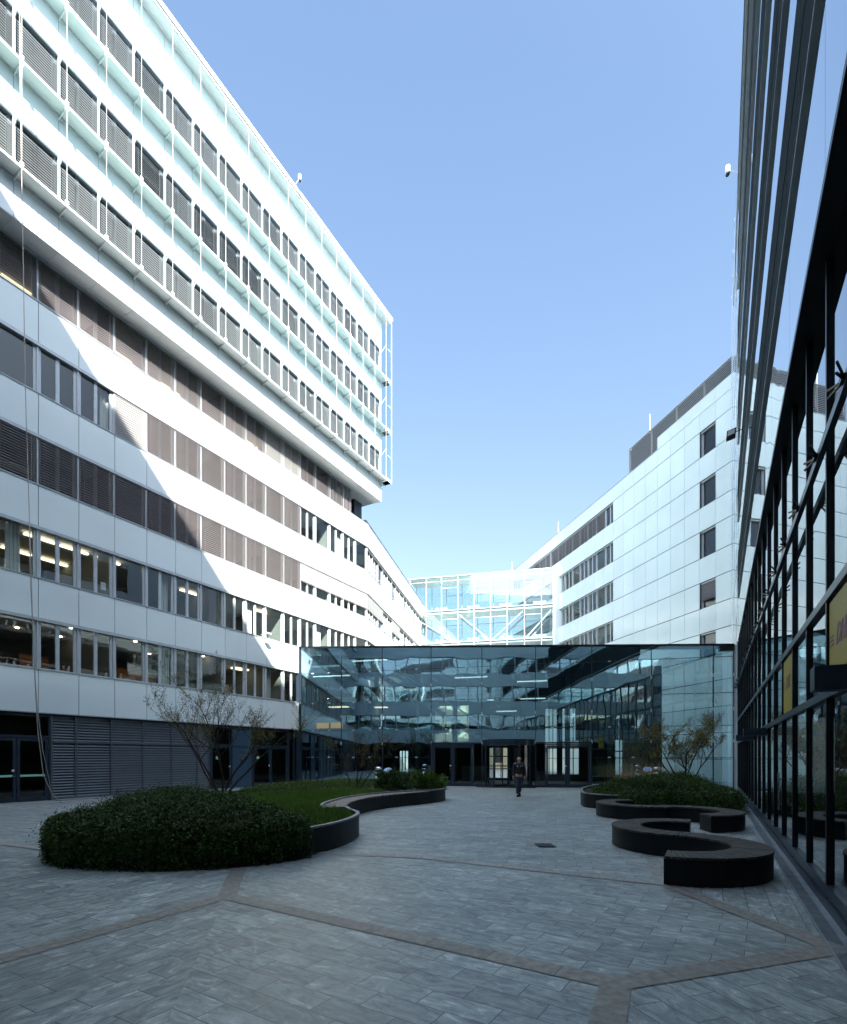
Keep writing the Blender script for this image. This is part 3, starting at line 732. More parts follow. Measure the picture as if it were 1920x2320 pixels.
# ------------------------------------------------------------------ FOOTBRIDGE
PB0 = Vector((-1.52, 61.9, 0)); PB1 = Vector((14.2, 58.1, 0))
FB = Frame(PB0.x, PB0.y, (PB1-PB0).x, (PB1-PB0).y); LB = (PB1-PB0).length
G = empty('glass_footbridge', FB, 'two-storey glass footbridge with white frame linking the wings high above the hall', 'footbridge')
def bpx(px):
    c = (px-960)/1200; return (c*FB.o.y-FB.o.x)/(FB.u.x-c*FB.u.y)
vx = [0] + [bpx(p) for p in (966.5, 1001, 1037.8, 1074.5, 1112, 1149.6, 1188.8, 1227.5, 1254)]
ZB = [14.9, 18.6, 22.5]; DB = 3.0
fr = MB()
for y in (0, DB):
    for i, x in enumerate(vx):
        fr.box(x-.035, x+.035, y-.05, y+.05, 13.8, ZB[2]-.05)
    for z in (ZB[0], ZB[1], ZB[2]): fr.box(-.3, vx[-1], y-.06, y+.04, z-.05, z+.04)
    if y == 0: fr.box(-.3, vx[-1], y-.04, y+.03, ZB[2]-.54, ZB[2]-.50)
    for i in (2, 4, 5, 7):
        for z in (ZB[1]-1.05, ZB[2]-1.35): fr.box(vx[i]+.035, vx[i+1]-.035, y-.04, y+.04, z-.03, z+.03)
fr.build('frame', M['bridge_fr'], G)
for i in range(len(vx)-1):
    for y in (0, DB):
        for z0, z1 in ((13.9, ZB[0]-.05), (ZB[0]+.04, ZB[1]-.05), (ZB[1]+.04, ZB[2]-.05)):
            MB().quad((vx[i]+.05, y, z0), (vx[i+1]-.05, y, z0), (vx[i+1]-.05, y, z1), (vx[i]+.05, y, z1)).build('pane', M['g_bridge'], G)
fl_ = MB(); fl_.box(-.2, vx[-1], .12, DB-.12, ZB[0]-.3, ZB[0]); fl_.box(-.2, vx[-1], .12, DB-.12, ZB[1]-.35, ZB[1]); fl_.build('floor', M['soffit'], G)
MB().box(-.2, vx[-1], .02, DB-.02, ZB[2]-.12, ZB[2]+.05).build('roof', M['soffit'], G)
tr = MB()
for y in (.35, DB-.35):
    for (i, j, up) in ((0, 3, -1), (3, 5, -1), (5, 7, 1), (7, 9, 1)):
        a = (vx[i], y, ZB[1]-.4 if up < 0 else ZB[0]); b = (vx[j], y, ZB[0] if up < 0 else ZB[1]-.4)
        tr.bar(a, b, .14, .14); tr.bar((a[0], y+.3, a[2]), (b[0], y+.3, b[2]), .08, .08)
tr.build('truss_diagonal', M['alu'], G)
for i in (2, 4, 6, 8):
    for z in (ZB[0]+.25, ZB[1]+.25): MB().box(vx[i]-.9, vx[i]+.5, .7, .85, z, z+.3).build('radiator', M['alu'], G)
MB().box(vx[-1]+.05, vx[-1]+1.15, -.1, DB+.1, 8, ZB[2]+.12).box(vx[-1]+.04, vx[-1]+1.16, -.11, -.1, ZB[1]-.01, ZB[1]).build('end_wall', M['panel'], G)
MB().box(-.6, .9, -.02, DB, 13.4, 19.0).build('landing_wall', M['panel'], G)

# ------------------------------------------------------------------ FAR RIGHT WHITE BUILDING
PF = Vector((20.5, 35.0, 0)); FF = Frame(20.5, 35.0, -.2425, .970)      # y axis points away to -x: interior is y<0
Dd = empty('panelled_office_building', FF, 'white panelled building on the far right with louvred roof plant and few windows', 'building')
lev = [0, 1.6, 3.4, 5.2, 7.0, 8.75, 10.5, 12.30, 14.15, 15.9, 17.8, 19.5, 21.40, 23.1, 24.95, 26.25]
pm = MB(); P1 = 1.5
win_rows = {1: 7, 7: 1}
def is_win(j, k):   # j = level index (row between lev[j], lev[j+1]); k = bay index
    if j in (7, 9+0, 11, 13, 5): pass
    return (lev[j], lev[j+1]) in WR and (k == 1 or (9 <= k <= 23 and lev[j] > 12))
WR = [(8.75, 10.5), (12.30, 14.15), (15.9, 17.8), (19.5, 21.40), (23.1, 24.95)]
for j in range(len(lev)-1):
    for k in range(0, 24):
        if is_win(j, k): continue
        pm.box(k*P1+.011, (k+1)*P1-.011, -.06, 0, lev[j]+.028, lev[j+1]-.028)
for k in range(0, 5): pm.box(k*P1+.008, (k+1)*P1-.008, -.06, 0, 26.26, 27.2)
# narrow return at the corner
for j in range(len(lev)-1): pm.box(-.0, .06, -3.2, -.07, lev[j]+.012, lev[j+1]-.012)
pm.build('wall', M['panel_far'], Dd)
jm = MB(); 
for (z0, z1) in [(0, 8.75), (10.5, 12.3), (14.15, 15.9), (17.8, 19.5), (21.4, 23.1), (24.95, 26.2)]: jm.box(.07, 36, -.35, -.05, z0+.012, z1-.012)
for (z0, z1) in WR: jm.box(.07, P1, -.35, -.05, z0-.01, z1+.01); jm.box(2*P1, (9 if z0 > 12 else 24)*P1, -.35, -.05, z0-.01, z1+.01)
jm.build('wall_backing', M['joint'], Dd)
MB().box(.1, 36, -9, -3, 0, 26.2).build('core', M['room'], Dd)
sb_ = MB()
for (z0, z1) in WR: sb_.box(.1, 36, -3, -.36, z1+.05, z1+.3); sb_.box(.1, 36, -3, -.36, z0-.9, z0-.7)
sb_.build('floor_slabs', M['ceil'], Dd)
MB().box(-.02, 7.5, -.4, .02, 27.2, 27.24).box(7.5, 36, -.4, .02, 26.25, 26.29).box(7.47, 7.53, -.3, .02, 26.25, 27.2).build('coping', M['alu'], Dd)
lp = MB(); z = 26.35
while z < 28.5:
    lp.hexa([(0, -.22, z), (11.4, -.22, z), (11.4, -.27, z+.085), (0, -.27, z+.085), (0, -.22, z+.012), (11.4, -.22, z+.012), (11.4, -.27, z+.10), (0, -.27, z+.10)]); z += .13
for x in (0, 2.8, 5.6, 8.5, 11.35): lp.box(x, x+.05, -.31, -.2, 26.3, 28.55)
lp.box(0, 11.4, -.32, -.19, 28.5, 28.56); lp.box(11.38, 11.45, -4, -.2, 26.3, 28.55)
lp.build('louvred_plant_screen', M['grille'], Dd)
MB().box(0.1, 11.3, -4, -.33, 26.3, 28.5).build('plant_room', M['joint'], Dd)
MZ = Matrix.Rotation(math.pi, 4, 'Z')
for n_, (z0, z1) in enumerate(WR):
    if n_ < 1: ks = [1]
    else: ks = [1] + list(range(9, 17)) + (list(range(17, 24)) if n_ == 4 else [])
    for k in ks:
        h = z1-z0
        bl = None
        if n_ == 4 and k > 9: bl = blind_mesh(h, h, 60, w=P1)
        if k == 1 and n_ == 1: bl = blind_mesh(h, h*.7, 60, w=P1)
        o = put_window(Dd, (k+1)*P1, z0, h, 'single' if k % 3 == 1 else 'double', bl, w=P1)
        o.matrix_basis = T(((k+1)*P1, -.10, z0)) @ MZ
rv = MB()
for (z0, z1) in WR: rv.box(P1, P1+.03, -.3, -.0, z0, z1); rv.box(9*P1-.03, 9*P1, -.3, -.0, z0, z1); rv.box(17*P1-.0, 17*P1+.05, -.3, 0, z0, z1)
rv.build('window_reveal', M['alu'], Dd)

# ------------------------------------------------------------------ RIGHT BUILDING (glass ground floor, mirrored upper storeys)
DR = 1.2
FR = Frame(nrm[0]*DR, nrm[1]*DR, *u)      # y>0 = towards courtyard, interior y<0
E = empty('glass_office_tower', FR, 'tall dark building at the right edge with glass curtain wall and mirrored upper bands', 'building')
K0 = 7.69; WM = 1.47
ms = [K0+WM*k for k in range(-8, 17)]
ZT = 7.6
mb = MB()
for x in ms: mb.box(x-.03, x+.03, -.05, .02, .1, ZT)
mb.build('mullion', M['blk'], E)
tb = MB()
for z in (2.48, 3.61): tb.box(ms[0], ms[-1], -.10, .03, z-.05, z+.05)
tb.box(ms[0], ms[-1], -.14, .05, 0, .1); tb.box(ms[0], ms[-1], -.10, .02, .12, .26)
tb.build('transom', M['dark'], E)
rl = MB(); rl.box(ms[0], ms[-1], .05, .11, 5.22, 5.32); rl.build('maintenance_rail', M['dark'], E)
for x in ms[6:]:
    sp = MB()
    for (dx, dz) in ((-.22, .06), (.22, .06), (-.2, -.03), (.2, -.03)): sp.bar((x, .1, 5.27), (x+dx, .2, 5.27+dz), .018, .02)
    sp.box(x-.05, x+.05, .08, .14, 5.25, 5.31); sp.build('spider_bracket', M['blk'], E)
for a, b in zip(ms[:-1], ms[1:]):
    for (z0, z1) in ((.26, 2.43), (2.53, 3.56), (3.66, ZT)):
        MB().quad((a+.03, -.02, z0), (b-.03, -.02, z0), (b-.03, -.02, z1), (a+.03, -.02, z1)).build('pane', M['g_right'], E)
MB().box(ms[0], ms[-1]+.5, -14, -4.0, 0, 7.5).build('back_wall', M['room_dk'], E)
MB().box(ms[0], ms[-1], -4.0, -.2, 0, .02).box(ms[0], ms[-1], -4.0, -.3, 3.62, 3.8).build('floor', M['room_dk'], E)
MB().box(ms[-1], ms[-1]+.5, -.5, .05, 0, ZT).build('end_wall', M['alu'], E)
# upper body, very slightly splayed
TU = math.atan(664/1200); DUp = .952
uu = (math.sin(TU), math.cos(TU)); nn = (math.cos(TU), -math.sin(TU))
FE = Frame(nn[0]*DUp, nn[1]*DUp, *uu)
REL = FR.m.inverted() @ FE.m
def ebuild(mb_, name, m): return mb_.build(name, m, E, mat4=REL)
e = -14; X1 = 39.5; XB = 30.4
ebuild(MB().box(e, X1, -14, -.42, ZT+.02, 30.3), 'core', M['joint'])
ebuild(MB().box(e, XB, -2.5, -.0, ZT-.06, ZT+.02), 'soffit', M['blk'])
dk = [(9.70, 11.60), (13.5, 15.4), (17.35, 19.25), (21.2, 23.1), (25.1, 27.0), (28.9, 30.4)]
prev = ZT+.03
for i, (z0, z1) in enumerate(dk):
    g = MB(); x = e
    while x < X1:
        g.box(x+.006, min(x+2.94, X1)-.006, -.4, -.0, prev+.35 if i else prev, z0-.28); x += 2.94
    ebuild(g, 'mirror_band', M['g_mirror'])
    b_ = MB(); x = e
    while x < XB:
        b_.box(x+.01, min(x+1.47, XB)-.01, -.4, .035, z0, (z0+z1)/2-.04); b_.box(x+.01, min(x+1.47, XB)-.01, -.4, .035, (z0+z1)/2+.04, z1); x += 1.47
    b_.box(e, XB, -.4, .01, (z0+z1)/2-.04, (z0+z1)/2+.04)
    ebuild(b_, 'window_band', M['tower_band'])
    ebuild(MB().box(e, XB+.2, -.4, -.12, z0-.28, z0), 'shadow_gap', M['blk'])
    ebuild(MB().box(e, XB+.3, -.4, .05, z0-.035, z0-.005), 'ledge', M['alu'])
    ebuild(MB().box(e, XB+.1, -.4, .03, z1+.0, z1+.02).box(e, XB+.1, -.4, -.06, z1+.02, z1+.35), 'head_flashing', M['alu'])
    ebuild(MB().box(XB, X1, -.4, -.02, z0-.28, z1+.35), 'mirror_panel', M['g_mirror'])
    prev = z1
ebuild(MB().box(e, X1, -2.5, .02, 30.76, 30.86), 'roof_edge', M['alu'])
cabl = MB()
for x, y in ((33, .10), (35, .12), (36.8, .10), (38.5, .12)): cabl.tube([(x, y, 7.8), (x, y, 30.7)], .012, 6)
ebuild(cabl, 'cable', M['steel'])
# yellow film signs behind the glass
def sign(i0, label, g='yellow film signs on the curtain wall'):
    a, b = ms[i0]+.06, ms[i0+1]-.06
    r = empty('sign', FR.m @ T(((a+b)/2, 0, 2.56)), label, 'sign', g)
    MB().box(-(b-a)/2, (b-a)/2, -.014, -.004, 0, .96).build('board', M['yellow'], r)
    cu_ = bpy.data.curves.new('lettering', 'FONT'); cu_.body = 'DHL'; cu_.size = .30; cu_.shear = .35; cu_.align_x = 'CENTER'; cu_.extrude = .001; cu_.offset = .012
    to = bpy.data.objects.new('tmp', cu_); COL.objects.link(to)
    bpy.context.view_layer.update(); me = bpy.data.meshes.new_from_object(to); bpy.data.objects.remove(to)
    o = link('lettering', me, M['red'], r); o.matrix_basis = T((0, -.001, .42)) @ Matrix.Rotation(math.pi, 4, 'Z') @ Matrix.Rotation(R(90), 4, 'X')
    ln = MB()
    for q in (0, 1, 2): ln.box(.42+.02*q, .62, -.003, .0, .44+q*.05, .46+q*.05)
    ln.build('stripes', M['red'], r)
sign(ms.index(min(ms, key=lambda v: abs(v-(K0-2*WM+WM)))), 'yellow sign with dark red letters on the glass above the nearest dark canopy')
sign(ms.index(min(ms, key=lambda v: abs(v-(K0+2*WM)))), 'narrower looking yellow sign with red letters, farther along the curtain wall')
# blade canopies above the doors
for (yy, lab) in ((3.9, 'large dark box canopy jutting from the glass wall at the right edge of the photo'),
                  (12.6, 'dark box canopy on the glass wall above the door with a long handle'),
                  (16.4, 'smallest dark box canopy, farthest along the glass wall beside the entrance hall')):
    s_ = (yy+.4774*1.0)/.8787
    r = empty('door_canopy', FR.m @ T((s_, 0, 2.25)), lab, 'canopy', 'dark box canopies over the doors of the glass wall')
    MB().box(-.1, .1, .05, .52, 0, .18).build('box', M['dark'], r); MB().box(-.06, .06, -.0, .05, .03, .15).build('bracket', M['blk'], r)
hd = MB(); hd.bar((11.9, .09, .75), (11.9, .09, 1.45), .03, .03); hd.box(11.89, 11.91, .03, .09, .85, .88); hd.box(11.89, 11.91, .03, .09, 1.32, 1.35); hd.build('door_handle', M['steel'], E)
# drain along the glass wall
dg = MB(); dg.box(-3, 31, .10, .30, .002, .012)
gr_ = empty('drain_channel', FR, 'long slotted metal drain channel in the paving along the glass wall', 'drain')
MB().box(-3, 31, .10, .12, .0, .016).box(-3, 31, .24, .26, .0, .016).box(-3, 31, .045, .10, .0, .012).build('frame', M['rim'], gr_)
gg = MB(); x = 1.0
while x < 31: gg.box(x, x+.018, .12, .24, .002, .013); x += .034
gg.build('grate', M['rim'], gr_); MB().box(-3, 31, .12, .24, .001, .006).build('channel', M['blk'], gr_)

# ------------------------------------------------------------------ REAR BUILDING (behind the camera: seen in reflections, throws the big diagonal shadow)
FZ = Frame(*(FL.p(-7.2, 0, 0).xy), nrm[0], nrm[1])
Z_ = empty('rear_office_building', FZ, 'white banded office building closing the courtyard behind the viewer', 'building')
b1 = MB(); b2 = MB()
z = 3.5
while z < 39.0:
    b1.box(-10, 36, -.15, -.01, z, z+1.7); b2.box(-10, 36, -.35, -.30, z+1.7, z+3.6); z += 3.61
b1.build('wall', M['panel'], Z_); b2.build('window_strip', M['g_mirror'], Z_)
vz = MB()
for x in range(-6, 16): vz.box(x*1.518, x*1.518+.12, -.3, -.14, 3.5, 38)
vz.build('window_post', M['alu'], Z_)
gfz = MB()
for x in range(-7, 24): gfz.box(x*1.518, x*1.518+1.25, -.32, -.30, .1, 3.3)
gfz.build('ground_floor_glazing', M['g_door'], Z_)
MB().box(-10, 36, -9, -1.2, 0, 3.3).build('ground_floor_wall', M['room_dk'], Z_)
MB().box(-10, 36, -9, -.4, 3.3, 39.6).build('core', M['room_dk'], Z_)

# ------------------------------------------------------------------ PLANTERS
def catmull(P, n=8, closed=True):
    out = []; k = len(P)
    rng_ = range(k) if closed else range(k-1)
    for i in rng_:
        p0, p1, p2, p3 = (P[(i-1) % k], P[i], P[(i+1) % k], P[(i+2) % k]) if closed else (P[max(i-1, 0)], P[i], P[i+1], P[min(i+2, k-1)])
        for j in range(n):
            t = j/n
            out.append(tuple(.5*((2*p1[c]) + (-p0[c]+p2[c])*t + (2*p0[c]-5*p1[c]+4*p2[c]-p3[c])*t*t + (-p0[c]+3*p1[c]-3*p2[c]+p3[c])*t**3) for c in (0, 1)))
    if not closed: out.append(tuple(P[-1]))
    return out
def offset(P, d, closed=True):
    out = []; k = len(P)
    for i in range(k):
        a = P[(i-1) % k] if (closed or i) else P[0]; b = P[(i+1) % k] if (closed or i < k-1) else P[-1]
        tx, ty = b[0]-a[0], b[1]-a[1]; l = math.hypot(tx, ty) or 1
        out.append((P[i][0]-ty/l*d, P[i][1]+tx/l*d))
    return out
def wall_ring(P, Q, z0, z1, closed=True, topQ=None):
    m = MB(); k = len(P); n = k if closed else k-1
    for i in range(n):
        j = (i+1) % k
        m.quad((*P[i], z0), (*P[j], z0), (*P[j], z1), (*P[i], z1)); m.quad((*P[i], z1), (*P[j], z1), (*Q[j], z1), (*Q[i], z1)); m.quad((*Q[j], z0), (*Q[i], z0), (*Q[i], z1), (*Q[j], z1))
    return m
PH = .50
LP_seatside = [(-1.75, 9.98), (-1.48, 11.0), (-1.45, 11.95)]
LPo = [(-7.0, 10.2), (-6.62, 9.35), (-5.9, 8.62), (-4.93, 8.27), (-3.94, 8.18), (-3.05, 8.46), (-2.26, 9.02), (-1.72, 10.0), (-1.47, 11.0), (-1.46, 12.0), (-1.82, 13.0), (-2.05, 14.2), (-2.04, 15.6), (-1.62, 17.2), (-.95, 18.4), (-.12, 19.4), (.56, 20.4), (.88, 21.4), (.8, 22.7), (.1, 24.0), (-1.2, 25.2), (-3.0, 25.6), (-4.8, 24.6), (-6.2, 22.0), (-7.3, 19.0), (-7.9, 15.5), (-7.7, 12.2)]
OC = catmull(LPo, 6)
i_a, i_b = 10*6+2, 15*6+3            # stretch of the contour that carries the timber seat
inner = [OC[i_a], (-2.35, 13.12), (-2.58, 13.6), (-2.68, 14.4), (-2.60, 15.5), (-2.36, 16.8), (-1.90, 18.0), (-1.0, 19.15), (-.35, 19.65), OC[i_b]]
IA = catmull(inner, 6, closed=False)
LPn = empty('planter', T((-3.5, 15, 0)), 'large curving dark steel planter with built-in timber seat, in front of the white office block', 'planter', 'curved steel planters')
def local(mb_, o): # world coordinates -> local to a pure-translation root
    L = o.matrix_world.translation if o.matrix_world.translation.length else o.matrix_basis.translation
    mb_.v = [(v[0]-L.x, v[1]-L.y, v[2]-L.z) for v in mb_.v]; return mb_
rest = OC[i_b:] + OC[:i_a+1]; seatline = OC[i_a:i_b+1]
local(wall_ring(rest, offset(rest, .05, False), 0, PH, False), LPn).build('wall', M['bench'], LPn, True)
local(wall_ring(offset(rest, -.012, False), offset(rest, .075, False), PH-.03, PH+.004, False), LPn).build('rim', M['rim'], LPn)
local(wall_ring(IA, offset(IA, .07, False), .30, PH+.004, False), LPn).build('rim', M['rim'], LPn)
local(wall_ring(seatline, offset(seatline, .04, False), 0, .452, False), LPn).build('wall', M['bench'], LPn, True)
# timber seat between the front and the inner rim
def resample(P, n):
    d = [0]
    for a, b in zip(P[:-1], P[1:]): d.append(d[-1]+math.hypot(b[0]-a[0], b[1]-a[1]))
    out = []; 
    for i in range(n+1):
        t = d[-1]*i/n; j = min(max(np.searchsorted(d, t)-1, 0), len(P)-2); q = (t-d[j])/max(d[j+1]-d[j], 1e-9)
        out.append((P[j][0]+(P[j+1][0]-P[j][0])*q, P[j][1]+(P[j+1][1]-P[j][1])*q))
    return out
a_, b_ = resample(seatline, 74), resample(IA, 74); m_ = MB()
for i in range(2, 73):
    def lp_(p, q, t): return (p[0]+(q[0]-p[0])*t, p[1]+(q[1]-p[1])*t)
    A0, A1 = lp_(a_[i], a_[i+1], .05), lp_(a_[i], a_[i+1], .95); B0, B1 = lp_(b_[i], b_[i+1], .05), lp_(b_[i], b_[i+1], .95)
    m_.hexa([(*A0, .42), (*A1, .42), (*B1, .42), (*B0, .42), (*A0, .46), (*A1, .46), (*B1, .46), (*B0, .46)])
local(m_, LPn).build('seat', M['seat_wood'], LPn)
soilP = OC[:i_a+1] + IA[1:-1] + OC[i_b:]
local(MB().poly(offset(soilP, .04), .40), LPn).build('soil', M['soil'], LPn)
RPo = [(5.66, 18.9), (5.72, 18.1), (6.2, 17.45), (7.2, 16.95), (8.3, 16.5), (9.2, 16.35), (9.75, 17.0), (10.7, 19.2), (11.7, 21.6), (12.0, 23.6), (11.0, 25.2), (9.2, 25.2), (7.6, 23.6), (6.4, 21.4)]
RC = catmull(RPo, 6)
RPn = empty('planter', T((8.5, 20, 0)), 'smaller curved dark steel planter full of drooping green shrub beside the glass tower', 'planter', 'curved steel planters')
local(wall_ring(RC, offset(RC, .05), 0, PH), RPn).build('wall', M['bench'], RPn, True)
local(wall_ring(offset(RC, -.012), offset(RC, .075), PH-.03, PH+.004), RPn).build('rim', M['rim'], RPn)
local(MB().poly(offset(RC, .04), .42), RPn).build('soil', M['soil'], RPn)

# ------------------------------------------------------------------ S-SHAPED BENCHES
def s_bench(c1, a10, a11, c2, a20, a21, label, zt_=.40):
    r = empty('curved_bench', T((c1[0], c1[1], 0)), label, 'bench', 'S-shaped benches of dark steel with timber tops')
    Ro, Ri = 1.36, .84; path = []
    n = int(abs(a11-a10)/3.6)
    for i in range(n+1):
        a = R(a10+(a11-a10)*i/n); path.append(((c1[0]+Ro*math.cos(a), c1[1]+Ro*math.sin(a)), (c1[0]+Ri*math.cos(a), c1[1]+Ri*math.sin(a))))
    n = int(abs(a21-a20)/3.6)
    for i in range(1, n+1):
        a = R(a20+(a21-a20)*i/n); path.append(((c2[0]+Ri*math.cos(a), c2[1]+Ri*math.sin(a)), (c2[0]+Ro*math.cos(a), c2[1]+Ro*math.sin(a))))
    lx = lambda p: (p[0]-c1[0], p[1]-c1[1])
    b = MB(); s = MB()
    for (p, q), (p2, q2) in zip(path[:-1], path[1:]):
        p, q, p2, q2 = map(lx, (p, q, p2, q2))
        b.quad((*p, .02), (*p2, .02), (*p2, zt_-.035), (*p, zt_-.035)); b.quad((*q2, .02), (*q, .02), (*q, zt_-.035), (*q2, zt_-.035))
        b.quad((*p, zt_-.035), (*p2, zt_-.035), (*q2, zt_-.035), (*q, zt_-.035))
        def L(a_, b_, t): return (a_[0]+(b_[0]-a_[0])*t, a_[1]+(b_[1]-a_[1])*t)
        P0, P1 = L(p, p2, .0), L(p, p2, .86); Q0, Q1 = L(q, q2, .0), L(q, q2, .86)
        P0, Q0 = L(P0, Q0, -.02), L(P0, Q0, 1.02); P1, Q1 = L(P1, Q1, -.02), L(P1, Q1, 1.02)
        dz = rnd.uniform(-.0015, .0015)
        s.hexa([(*P0, zt_-.03), (*P1, zt_-.03), (*Q1, zt_-.03), (*Q0, zt_-.03), (*P0, zt_+dz), (*P1, zt_+dz), (*Q1, zt_+dz), (*Q0, zt_+dz)])
    for (p, q) in (path[0], path[-1]):
        p, q = lx(p), lx(q); b.quad((*p, .02), (*q, .02), (*q, zt_-.035), (*p, zt_-.035))
    b.build('base', M['bench'], r, False); s.build('seat', M['wood'], r)
s_bench((5.10, 10.27), 60, 238, (3.93, 8.40), 58, -119, 'nearest S-shaped bench, dark steel with radiating timber top, curling towards the viewer')
s_bench((6.52, 15.62), 88, 272, (6.62, 13.50), 92, -91, 'farther S-shaped bench, dark steel with timber top, directly in front of the right planter')

# ------------------------------------------------------------------ PLANTS
def quads_obj(name, V, mat_, parent=None, loc=(0, 0, 0)):
    V = np.asarray(V, dtype=np.float32).reshape(-1, 3) - np.array(loc, dtype=np.float32); n = len(V)//4
    me = bpy.data.meshes.new(name); me.vertices.add(n*4); me.vertices.foreach_set('co', V.ravel())
    me.loops.add(n*4); me.loops.foreach_set('vertex_index', np.arange(n*4, dtype=np.int32))
    me.polygons.add(n); me.polygons.foreach_set('loop_start', np.arange(0, n*4, 4, dtype=np.int32)); me.polygons.foreach_set('loop_total', np.full(n, 4, dtype=np.int32))
    me.update(); me.validate()
    o = link(name, me, mat_, parent)
    if parent is None: o.location = loc
    return o
NP = np.random.default_rng(11)
def leaves(P, D, size, spread=.9, wid=.45):
    """leaf quads at points P growing along D"""
    n = len(P); r = NP.normal(size=(n, 3))*spread; d = D + r; d /= np.linalg.norm(d, axis=1, keepdims=True)
    s = np.cross(d, NP.normal(size=(n, 3))); s /= np.linalg.norm(s, axis=1, keepdims=True)+1e-9
    L = size*NP.uniform(.6, 1.3, (n, 1)); w = L*wid*.5
    a = P; c = P + d*L; m = P + d*L*.5
    return np.stack([a, m+s*w, c, m-s*w], axis=1)
def inside(poly, pts):
    x, y = pts[:, 0], pts[:, 1]; r = np.zeros(len(pts), bool); k = len(poly)
    for i in range(k):
        x1, y1 = poly[i]; x2, y2 = poly[(i+1) % k]
        c = ((y1 > y) != (y2 > y)) & (x < (x2-x1)*(y-y1)/((y2-y1) or 1e-9)+x1); r ^= c
    return r
def scatter(poly, n):
    pts = np.array(poly); lo, hi = pts.min(0), pts.max(0); out = []
    while sum(map(len, out)) < n:
        q = NP.uniform(lo, hi, (n, 2)); out.append(q[inside(poly, q)])
    return np.concatenate(out)[:n]
def mound(poly, n, height, droop, reach, nl, size, centre, z0=.45, lump=.25):
    """arching sprays rooted inside poly, bending over its edge"""
    P = scatter(poly, n); C_ = np.array(centre); V = []
    pp = np.array(poly)
    d_edge = np.min(np.linalg.norm(P[:, None, :]-pp[None, :, :], axis=2), axis=1)
    dirs = P - C_; dirs /= np.linalg.norm(dirs, axis=1, keepdims=True)+1e-6
    az = NP.uniform(0, 2*math.pi, n); rd_ = np.stack([np.cos(az), np.sin(az)], 1); dirs = dirs*.75+rd_*.85; dirs /= np.linalg.norm(dirs, axis=1, keepdims=True)
    hh = height*(np.clip(d_edge/1.2, .0, 1)**.6)*NP.uniform(.55, 1.1, n)
    hh *= 1+lump*np.sin(P[:, 0]*2.3+1)*np.cos(P[:, 1]*1.7)
    ln = reach*NP.uniform(.6, 1.3, n)
    t = np.linspace(0, 1, nl)
    for k in range(n):
        zc = z0 + hh[k] + ln[k]*.55*np.sin(t*1.9)*(1 if droop < .5 else .7) - droop*ln[k]*t**2*1.15
        xy = P[k][None, :] + dirs[k][None, :]*(ln[k]*t)[:, None]
        p = np.stack([xy[:, 0], xy[:, 1], np.maximum(zc, .03)], 1); p += NP.normal(size=p.shape)*.022
        d = np.gradient(p, axis=0); d /= np.linalg.norm(d, axis=1, keepdims=True)+1e-9
        V.append(leaves(p, d, size))
    return np.concatenate(V)
